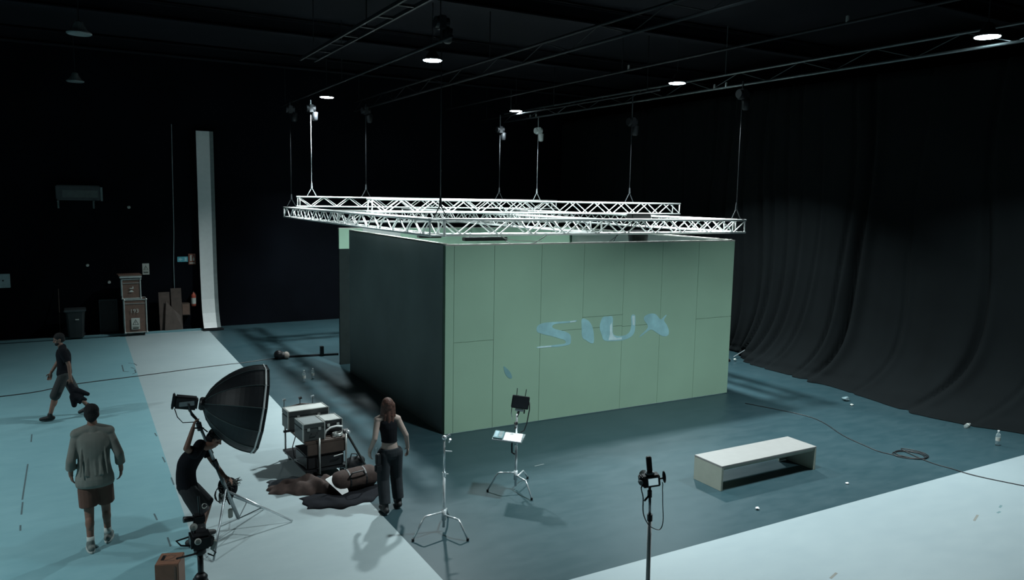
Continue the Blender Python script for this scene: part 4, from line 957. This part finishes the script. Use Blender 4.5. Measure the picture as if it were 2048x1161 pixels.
t = thing('jacket', 'black jacket dangling from the striding man\'s hand', 'jacket', (-0.18, 17.02, 0.4))
m = MB(); m.cap((-0.26, 17.04, 0.72), (-0.18, 17.0, 0.48), 0.05, 0.10); m.cap((-0.18, 17.0, 0.62), (0.02, 17.02, 0.52), 0.07, 0.04); m.cap((-0.16, 17.0, 0.50), (-0.02, 17.0, 0.42), 0.06, 0.03); m.cap((-0.22, 17.0, 0.5), (-0.22, 17.0, 0.33), 0.08, 0.05); m.cap((-0.12, 17.0, 0.5), (-0.12, 17.02, 0.36), 0.06, 0.03)
m.build('jacket_body', m_tee, t, remesh=0.012, smooth=3, shade=True)
# man adjusting the light
J = dict(fwd=(1, -0.1, 0), face=(0.8, -0.1, -0.6), headup=(0.55, 0, 0.84), head=(1.435, 10.30, 1.36), shL=(1.30, 10.46, 1.24), shR=(1.16, 10.12, 1.255),
  elR=(1.055, 10.02, 1.36), wrR=(1.145, 10.12, 1.565), hdR=(0.35, 0.4, 1), hnR=(1, 0.1, 0),
  elL=(1.42, 10.44, 1.00), wrL=(1.53, 10.28, 0.84), hdL=(0.7, -0.35, -0.5), hnL=(0, 0, -1),
  hipR=(1.075, 10.20, 0.76), hipL=(1.09, 10.38, 0.76), knR=(1.23, 10.14, 0.44), knL=(1.33, 10.42, 0.43), anR=(1.10, 10.15, 0.115), anL=(1.24, 10.38, 0.115),
  ftR=(1, -0.35, 0), ftL=(1, 0.1, 0), bend=(-0.06, 0, 0.03))
crew = figure('person', 'man in black bending under the octagonal softbox, one hand raised to its bracket', (1.18, 10.28, 0), J, m_skin, m_tee, mat('black_short_cloth', (0.018, 0.021, 0.024), 0.9), m_shoe, m_hair,
  dict(sleeve=0.62, hem=-0.06, loose=0.012, leg=0.98, legw=0.025, hair='short', sock=0.16, waist=0.14))
m = MB()
for k in range(12):
    a = 0.5+k*0.45; b_ = a+0.47
    m.beam((1.245+0.028*math.cos(a), 10.035, 0.575+0.032*math.sin(a)), (1.245+0.028*math.cos(b_), 10.03, 0.575+0.032*math.sin(b_)), 0.012, 0.006)
m.build('emblem', m_sign, crew)
# ---------------------------------------------------------------- softbox on its stand
H0 = V((1.315, 10.3, 1.835)); AX = V((1.0, -0.10, -0.19)).normalized()
sx_, sy_, _ = basis(AX); L_ = 0.70; RR = 0.575
t = thing('softbox', 'large black twelve-sided parabolic softbox on the leaning stand', 'softbox', (1.3, 10.3, 1.83))
NS = 12
def ringpt(k, u, off=0.0):
    r = (0.075 + (RR-0.075)*(math.sin(min(1, u)*PI/2)**0.80)) + off
    a = 2*PI*(k+0.5)/NS
    return H0 + AX*(L_*u**1.15) + (sx_*math.cos(a)+sy_*math.sin(a))*r
def shell(off):
    bm = bmesh.new(); rows = []
    for j in range(15):
        u = j/14; row = []
        for k in range(NS*3):
            kk = k/3; f = kk-math.floor(kk); a = ringpt(math.floor(kk), u, off); b = ringpt(math.floor(kk)+1, u, off)
            p = a.lerp(b, f); c = H0+AX*(L_*u**1.15); p = c+(p-c)*(1+0.012*math.sin(PI*f))
            row.append(bm.verts.new(p))
        rows.append(row)
    n = NS*3
    for j in range(14):
        for k in range(n): bm.faces.new((rows[j][k], rows[j][(k+1)%n], rows[j+1][(k+1)%n], rows[j+1][k]))
    return bm
bm = shell(0.0)
bmesh.ops.recalc_face_normals(bm, faces=bm.faces)
mb = MB(); mb.bm.free(); mb.bm = bm
sh = mb.build('fabric_shell', mat('softbox_cloth', (0.010, 0.013, 0.016), 0.5, var=0.2), t)
so = sh.modifiers.new('thick', 'SOLIDIFY'); so.thickness = 0.006
bm = shell(-0.012); mb = MB(); mb.bm.free(); mb.bm = bm; mb.build('inner_lining', m_fabw, t)
for k in range(NS):
    MB().tube([ringpt(k, u/10, 0.004) for u in range(11)], 0.006, n=6).build('rib', mat('softbox_seam', (0.06, 0.085, 0.085), 0.5), t, shade=True)
m = MB(); rim = [ringpt(k, 1.0, 0.004) for k in range(NS)]
for k in range(NS): m.cyl(rim[k], rim[(k+1)%NS], 0.009, n=6)
m.build('rim', m_black, t)
m = MB(); cdf = H0+AX*(L_*0.93); m.prism([cdf+(sx_*math.cos(2*PI*(k+.5)/NS)+sy_*math.sin(2*PI*(k+.5)/NS))*(RR-0.015) for k in range(NS)], AX*0.004); m.build('front_diffuser', m_fabw, t)
m = MB(); lip = [(H0+AX*(L_*0.90)+(sx_*math.cos(2*PI*(k+.5)/NS)+sy_*math.sin(2*PI*(k+.5)/NS))*(RR+0.006)) for k in range(NS)]
for k in range(NS):
    a, b = lip[k], lip[(k+1)%NS]; m.beam(a+AX*0.045, b+AX*0.045, 0.004, 0.06) if False else m.cyl(a+AX*0.03, b+AX*0.03, 0.012, n=6)
m.build('speed_ring_seam', m_fabw, t)
MB().lathe(H0-AX*0.06, [(0.07, 0), (0.085, 0.02), (0.085, 0.07), (0.06, 0.08)], axis=AX, n=18).build('mount_ring', m_black, t)
t = thing('lamp_head', 'black lamp head behind the softbox at the top of the leaning stand', 'light', (1.15, 10.3, 1.85))
lc = H0-AX*0.22
MB().box(lc, (0.15, 0.16, 0.28), m=Matrix((sx_, sy_, AX)).transposed(), bev=0.02).build('housing', m_black, t)
MB().box(lc-AX*0.15, (0.17, 0.18, 0.03), m=Matrix((sx_, sy_, AX)).transposed(), bev=0.01).build('rear_panel', m_blackm, t)
MB().box(lc+V((0,-0.085,0.0)), (0.18, 0.012, 0.06), bev=0.004).build('control_strip', m_greym, t)
yk = V((1.235, 10.28, 1.60))
for dy in (-0.11, 0.11):
    MB().tube([lc+V((0.02, dy, 0)), lc+V((0.05, dy, -0.14)), yk+V((0,dy*0.3,0.02))], 0.014).build('yoke_arm', m_black, t)
MB().tube([lc-AX*0.14+V((0,-0.03,-0.09)), lc+V((-0.11,-0.04,-0.17)), lc+V((-0.05,-0.04,-0.25)), yk+V((-0.01,-0.03,0.02))], 0.006).build('power_cable', m_black, t, shade=True)
t = thing('light_stand', 'leaning steel light stand that carries the softbox, legs spread on the boards', 'stand', (1.72, 10.4, 0))
bt = V((1.72, 10.42, 0.16)); md = V((1.50, 10.30, 0.70)); 
MB().cyl(yk, yk.lerp(bt, 0.45), 0.019, n=12).build('upper_column', m_greym, t, shade=True)
MB().cyl(yk.lerp(bt, 0.40), bt, 0.025, n=12).build('lower_column', m_greym, t, shade=True)
MB().cyl(yk.lerp(bt, 0.38), yk.lerp(bt, 0.43), 0.036).build('collar', m_blackm, t)
m = MB(); m.cyl(yk, yk+V((0.02,0,-0.10)), 0.034); m.cyl(yk+V((-0.05,-0.05,-0.05)), yk+V((0.06,-0.04,-0.07)), 0.010); m.cyl(yk+V((0.0,-0.02,-0.02)), yk+V((0.10,-0.06,-0.12)), 0.008); m.build('top_clamp', m_blackm, t)
k1 = yk.lerp(bt, 0.68)
for i, (f, mm) in enumerate((((1.28, 9.62, 0.02), m_greym), ((2.42, 10.34, 0.02), m_chrome), ((2.16, 10.95, 0.02), m_greym))):
    MB().cyl(k1+V((0,0,0.02-0.04*i)), f, 0.016, 0.014, n=10).build('leg', mm, t, shade=True)
    MB().cyl(bt, k1.lerp(V(f), 0.55), 0.008, n=6).build('leg_brace', m_greym, t)
t = thing('sandbag', 'dark bag with tangled cables hanging on the light stand behind the man', 'bag', (1.55, 10.15, 0.6))
m = MB(); m.ell((1.63, 10.47, 0.60), (0.10, 0.07, 0.14)); m.ell((1.54, 10.45, 0.64), (0.07, 0.06, 0.11)); m.cap((1.60,10.46,0.55),(1.63,10.47,0.38),0.06,0.03); m.build('bag_body', m_tee, t, remesh=0.012, smooth=3, shade=True)
rnd = random.Random(5)
m = MB()
for k in range(22):
    a = rnd.uniform(-0.6, 0.9); p = V((1.60+rnd.uniform(-.03,.09), 10.42, 0.69+rnd.uniform(-.05,.03))); q_ = p+V((math.cos(a)*rnd.uniform(.05,.11), rnd.uniform(-.05,.04), math.sin(a)*rnd.uniform(.04,.10)))
    m.cyl(p, q_, 0.010, 0.003, n=5)
m.build('frayed_cords', mat('frayed_cord', (0.10, 0.10, 0.095), 0.9), t)
m = MB()
for k in range(6):
    c = V((1.46+0.02*k, 10.36, 0.57)); r_ = 0.05+0.012*(k % 3)
    m.tube([c+V((r_*math.cos(a*0.6+k), 0.01*k-0.03, 1.7*r_*math.sin(a*0.6+k))) for a in range(11)], 0.005, n=5)
m.build('cable_loops', m_black, t)
MB().box((1.50, 10.40, 0.50), (0.06, 0.03, 0.11), rz=0.3, bev=0.006).build('white_tag', m_sign, t)
MB().box((1.62, 10.44, 0.25), (0.06, 0.04, 0.13), rz=0.3, bev=0.01).build('white_weight_label', m_sign, t)

# ---------------------------------------------------------------- video camera on a tripod (foreground, left)
TX, TY = 0.845, 7.2
t = thing('tripod', 'black tripod at the bottom of the view, left of the centre', 'tripod', (TX, TY, 0))
MB().cyl((TX, TY, 1.00), (TX, TY, 1.26), 0.026, n=14).build('centre_column', m_black, t, shade=True)
MB().lathe((TX, TY, 1.00), [(0.03, -0.04), (0.055, -0.02), (0.06, 0.03), (0.035, 0.06)], n=16).build('crown', m_black, t, shade=True)
for i in range(3):
    a = -PI/2+0.25+i*2*PI/3; d = V((math.cos(a), math.sin(a), 0))
    g = MB().cyl(V((TX, TY, 1.01))+d*0.05, V((TX, TY, 0.5))+d*0.27, 0.018, n=10).build('leg', m_black, t, shade=True)
    MB().cyl(V((TX, TY, 0.5))+d*0.27, V((TX, TY, 0.02))+d*0.50, 0.012, n=10).build('lower_section', m_blackm, g)
    MB().ell(V((TX, TY, 0.02))+d*0.50, (0.018, 0.018, 0.02), u=10, v=6).build('rubber_foot', m_black, g)
MB().lathe((TX, TY, 1.26), [(0.03, -0.02), (0.055, 0), (0.05, 0.05), (0.03, 0.07)], n=16).build('pan_head', m_black, t, shade=True)
MB().cyl((TX-0.02, TY-0.03, 1.27), (TX-0.22, TY-0.25, 1.36), 0.009).build('pan_handle', m_blackm, t)
t = thing('video_camera', 'black video camera rig seen from behind on the foreground tripod', 'camera', (TX, TY, 1.33))
MB().box((TX, TY, 1.39), (0.17, 0.22, 0.13), bev=0.02).build('camera_body', m_black, t)
MB().box((TX+0.06, TY+0.02, 1.36), (0.10, 0.15, 0.10), rz=0.3, bev=0.02).build('battery', m_black, t)
MB().box((TX-0.045, TY-0.09, 1.41), (0.06, 0.05, 0.10), bev=0.01).build('recorder', m_blackm, t)
MB().lathe((TX-0.03, TY-0.118, 1.42), [(0.026, 0), (0.030, 0.004), (0.022, 0.014), (0.006, 0.016)], axis=(0.0,-1,0.2), n=16).build('pale_dial', m_sign, t)
MB().cyl((TX-0.04, TY+0.0, 1.45), (TX-0.04, TY, 1.56), 0.012).build('riser', m_black, t)
MB().lathe((TX-0.055, TY-0.05, 1.535), [(0.030, 0), (0.034, 0.006), (0.012, 0.014)], axis=(0.1,-1,0.3), n=16).build('pale_ring', m_sign, t)
MB().box((TX+0.0, TY+0.02, 1.58), (0.10, 0.10, 0.08), bev=0.012).build('viewfinder', m_black, t)
MB().cyl((TX-0.02, TY+0.02, 1.585), (TX-0.13, TY-0.0, 1.60), 0.022, 0.028, n=14).build('eyecup', m_black, t, shade=True)
MB().cyl((TX+0.01, TY, 1.58), (TX+0.0, TY, 1.80), 0.010).build('upright_rod', m_black, t)
MB().cyl((TX, TY+0.1, 1.40), (TX+0.05, TY+0.30, 1.38), 0.045, n=16).build('lens', m_black, t, shade=True)
MB().tube([(TX-0.10,TY-0.05,1.45),(TX-0.20,TY-0.02,1.42),(TX-0.16,TY,1.36),(TX-0.08,TY,1.34)], 0.008).build('side_handle', m_blackm, t)
MB().box((TX+0.115, TY-0.03, 1.32), (0.03, 0.03, 0.09), m=Matrix.Rotation(0.4,3,'Y'), bev=0.004).build('pale_tag', m_sign, t)
MB().tube([(TX+0.10,TY-0.03,1.28),(TX+0.13,TY-0.04,1.25),(TX+0.11,TY-0.04,1.22),(TX+0.06,TY-0.03,1.25)], 0.007).build('cable', m_black, t)

# apple box standing on end
t = thing('apple_box', 'brown wooden box stood on end at the bottom left of the view', 'box', (0.73, 8.87, 0))
R_ = Matrix.Rotation(-0.33, 3, 'Z'); cb = V((0.725, 8.865, 0.0))
MB().box(cb+V((0,0,0.25)), (0.245, 0.29, 0.50), m=R_, bev=0.006).build('box_body', mat('orange_plywood', (0.20, 0.10, 0.065), 0.55, var=0.15, scale=7), t)
m = MB(); m.tube([cb+R_@V(p) for p in ((-0.06,0.05,0.502),(-0.01,0.09,0.502),(0.05,0.06,0.502),(0.03,0.0,0.502),(-0.05,-0.05,0.502),(0.06,-0.06,0.502))], 0.008, flat=0.2)
m.build('painted_two', m_case, t)
MB().box(cb+V((0,0,0.501))+R_@V((-0.07,0.02,0)), (0.035, 0.12, 0.004), m=R_, bev=0.0015).build('hand_slot', m_black, t)
MB().box(cb+R_@V((0.085,-0.147,0.25)), (0.02, 0.004, 0.44), m=R_).build('corner_strip', m_case, t)

# ---------------------------------------------------------------- floor items
def bottle(x, y, label, lying=False, k=1.0, cap_=m_white_p):
    t = thing('water_bottle', label, 'bottle', (x, y, 0), 'plastic water bottles on the floor')
    ax = V((1, 0.25, 0)) if lying else V((0, 0, 1)); o = V((x, y, 0.034*k if lying else 0.0045))
    MB().lathe(o, [(0.030*k, 0), (0.033*k, 0.01*k), (0.033*k, 0.15*k), (0.028*k, 0.175*k), (0.012*k, 0.20*k), (0.012*k, 0.215*k)], axis=ax, n=18).build('bottle_body', m_glass, t, shade=True)
    MB().lathe(o, [(0.0335*k, 0.07*k), (0.0335*k, 0.125*k)], axis=ax, n=18).build('label_band', m_sign, t)
    MB().lathe(o, [(0.015*k, 0.212*k), (0.015*k, 0.232*k)], axis=ax, n=14).build('cap', cap_, t)
bottle(15.15, 7.75, 'upright clear bottle near the foot of the right-hand curtain', k=1.25)
bottle(15.70, 8.68, 'clear bottle lying on its side near the foot of the curtain', True, 1.2)
bottle(4.62, 18.3, 'left bottle of the pair standing on the dark floor behind the cart', k=1.25)
bottle(4.90, 18.55, 'right bottle of the pair standing on the dark floor behind the cart', k=1.1)
t = thing('kit_bag', 'small black and grey bag on the dark floor left of the green set', 'bag', (4.75, 21.2, 0))
m = MB(); m.ell((4.66, 21.2, 0.12), (0.13, 0.13, 0.13)); m.ell((4.78, 21.2, 0.10), (0.12, 0.12, 0.10)); m.build('bag_body', m_black, t, remesh=0.015, smooth=3, shade=True)
MB().ell((4.86, 21.16, 0.10), (0.09, 0.11, 0.10)).build('grey_pocket', mat('warm_grey_cloth', (0.30, 0.26, 0.23), 0.8), t, shade=True)
t = thing('floor_bar', 'long dark bar lying on the floor from the small bag to the set', 'bar', (5.4, 21.2, 0))
MB().beam((4.95, 21.28, 0.03), (6.3, 21.05, 0.03), 0.05, 0.05).build('bar', m_blackm, t)
MB().box((5.85, 21.15, 0.14), (0.10, 0.10, 0.27), bev=0.01).build('end_block', m_blackm, t)
tag(MB().cyl((16.45, 15.85, 0.05), (17.0, 15.75, 0.32), 0.016).build('metal_tube', m_greym, None, loc=(16.4, 15.9, 0)), 'thin metal tube on the curtain hem just right of the set', 'tube')
tag(MB().ell((16.2, 15.55, 0.06), (0.045, 0.035, 0.03)).build('white_clamp', m_sign, None, loc=(16.2, 15.55, 0)), 'small white lump at the curtain hem behind the right end of the set', 'clamp')
t = thing('tape_roll', 'small dark kit roll with a white end at the curtain hem beside the set', 'roll', (16.0, 15.6, 0))
MB().cyl((15.9, 15.6, 0.04), (16.06, 15.62, 0.04), 0.04).build('roll_body', m_black, t); MB().cyl((16.06, 15.62, 0.04), (16.07, 15.62, 0.04), 0.036).build('end_face', m_sign, t)

def crumple(x, y, r, label, cat='paper', m=m_paper, name='paper_scrap'):
    rnd = random.Random(int(x*100)); mb = MB(); mb.ell((x, y, r*0.5), (r, r*0.8, r*0.5), u=9, v=6)
    for v in mb.bm.verts: v.co += V((rnd.uniform(-1,1), rnd.uniform(-1,1), rnd.uniform(-.6,.6)))*r*0.2
    zmin = min(v.co.z for v in mb.bm.verts)
    for v in mb.bm.verts: v.co.z += 0.0-zmin
    tag(mb.build(name, m, None, loc=(x, y, 0)), label, cat)
crumple(10.75, 7.74, 0.03, 'tiny white paper scrap right of the bench')
crumple(8.62, 7.67, 0.035, 'tiny white paper scrap in front of the bench')
crumple(15.35, 11.25, 0.09, 'white crumpled plastic on the dark floor near the curtain, right of the set', 'plastic', mat('pale_teal_film', (0.16, 0.24, 0.26), 0.4), 'crumpled_plastic')
crumple(15.1, 10.9, 0.04, 'small pale scrap beside the crumpled plastic near the curtain', 'plastic', m_sign, 'crumpled_plastic')
tag(MB().box((7.1, 12.05, 0.002), (0.16, 0.03, 0.003), rz=0.4).build('tape_strip', m_greym, None, loc=(7.1, 12.05, 0)), 'short grey tape strip on the floor in the shadow of the set', 'tape')
tag(MB().box((6.7, 10.75, 0.002), (0.20, 0.03, 0.003), rz=0.1).build('tape_strip', m_greym, None, loc=(6.7, 10.75, 0)), 'short grey tape strip on the floor right of the monitor stand', 'tape')

def bez(pts, n=8):
    out = []; P = [V(pts[0])]+[V(p) for p in pts]+[V(pts[-1])]
    for i in range(1, len(P)-2):
        p0, p1, p2, p3 = P[i-1:i+3]
        for j in range(n):
            t = j/n; out.append(0.5*((2*p1)+(-p0+p2)*t+(2*p0-5*p1+4*p2-p3)*t*t+(-p0+3*p1-3*p2+p3)*t**3))
    out.append(P[-1]); return out
loop = []
for k in range(26):
    a = -1.5+k*0.62; r_ = 0.30+0.04*math.sin(k*1.3)
    loop.append((12.98+r_*math.cos(a)*0.9+0.006*k, 8.15+r_*math.sin(a)*0.75, 0.010+0.0005*k))
pts = [(13.0,12.1,0.008),(13.4,10.91,0.008),(13.35,10.3,0.008),(12.95,9.5,0.008),(12.78,8.9,0.008),(12.72,8.45,0.008)]+loop+[(13.0,7.75,0.008),(13.03,7.35,0.008),(13.02,7.10,0.013),(13.1,6.8,0.013),(13.3,6.32,0.013),(13.6,5.6,0.013),(14.2,4.9,0.013)]
tag(MB().tube(bez(pts, 5), 0.009, n=6).build('floor_cable', m_black, None, loc=(13, 9, 0), shade=True), 'black cable winding over the right floor with a coil in the middle', 'cable')
pts = [(-3.2,19.5,0.012),(-1.65,19.72,0.012),(-0.96,19.87,0.012),(-0.23,20.29,0.012),(1.4,20.62,0.012),(2.4,20.86,0.012),(3.3,21.02,0.012),(3.62,21.06,0.008),(4.6,21.3,0.008)]
tag(MB().tube(bez(pts), 0.012, n=6).build('floor_cable', m_black, None, loc=(0.5, 20.5, 0), shade=True), 'thin black cable crossing the left boards behind the striding man', 'cable')
def mark(x0, y0, x1, y1, w_, z, label, m=m_mark):
    a, b = V((x0, y0, z+0.0008)), V((x1, y1, z+0.0008))
    tag(MB().beam(a, b, w_, 0.0012).build('floor_mark', m, None, loc=tuple((a+b)/2)), label, 'mark', 'dashed marks on the floor boards')
ZS = 0.004
for i, (a, b) in enumerate(((16.4, 15.9), (14.6, 12.9), (12.8, 12.3), (11.9, 11.7))):
    mark(-0.92+0.02*i, a, -0.91+0.02*i, b, 0.022, ZS, ['dark dash on the boards left of the striding man\'s shadow', 'longest dark dash on the left boards', 'short dark dash in front of the longest one', 'last small dash of the left row'][i])
for i, (x, y, l, rz) in enumerate(((1.09, 15.5, 0.22, .3), (1.09, 14.0, 0.30, .2), (1.12, 12.9, 0.35, .05), (0.76, 11.5, 0.25, .3), (0.85, 10.6, 0.3, .1))):
    mark(x, y, x+l*0.25*math.sin(rz), y-l, 0.022, ZS, 'short dark tick by the board seam, %s' % ['farthest of the row', 'second of the row', 'beside the bending man', 'right of the overshirt man', 'nearest the brown box'][i])
m = MB()
for a, b in (((0.84,22.1),(0.84,21.3)), ((0.84,21.3),(0.95,21.2)), ((1.0,22.3),(1.1,22.2)), ((1.03,21.7),(1.1,21.5)), ((1.1,21.4),(1.1,21.0)), ((1.1,21.0),(1.02,20.9)), ((1.12,22.2),(1.18,21.9))):
    m.beam((a[0], a[1], ZS+0.0008), (b[0], b[1], ZS+0.0008), 0.03, 0.0012)
tag(m.build('floor_writing', m_mark, None, loc=(1, 21.6, ZS)), 'scribbled pen writing on the pale boards near the seam', 'writing')
for i, (x, y, l, rz, lb) in enumerate(((11.15, 5.92, 0.28, 0.35, 'brown scuff on the bright boards, longest of the scuffs'), (11.75, 5.92, 0.10, 0.1, 'small grey scuff right of the longest scuff'), (12.0, 6.02, 0.12, 0.3, 'small grey scuff farthest right in the middle'), (12.95, 5.62, 0.12, -0.6, 'dark curved scuff near the right edge'), (11.15, 4.72, 0.22, 0.5, 'dark scuff low on the right boards'), (7.8, 5.75, 0.2, 0.3, 'faint brown scuff near the bottom of the bright boards'))):
    mark(x, y, x+l*math.cos(rz), y+l*math.sin(rz), 0.03, ZS, lb, mat('scuff_brown', (0.20, 0.20, 0.18), 0.9) if i in (0, 5) else mat('scuff_grey', (0.12, 0.20, 0.21), 0.9))
for ob in bpy.data.objects:
    if '_o' in ob: del ob['_o']
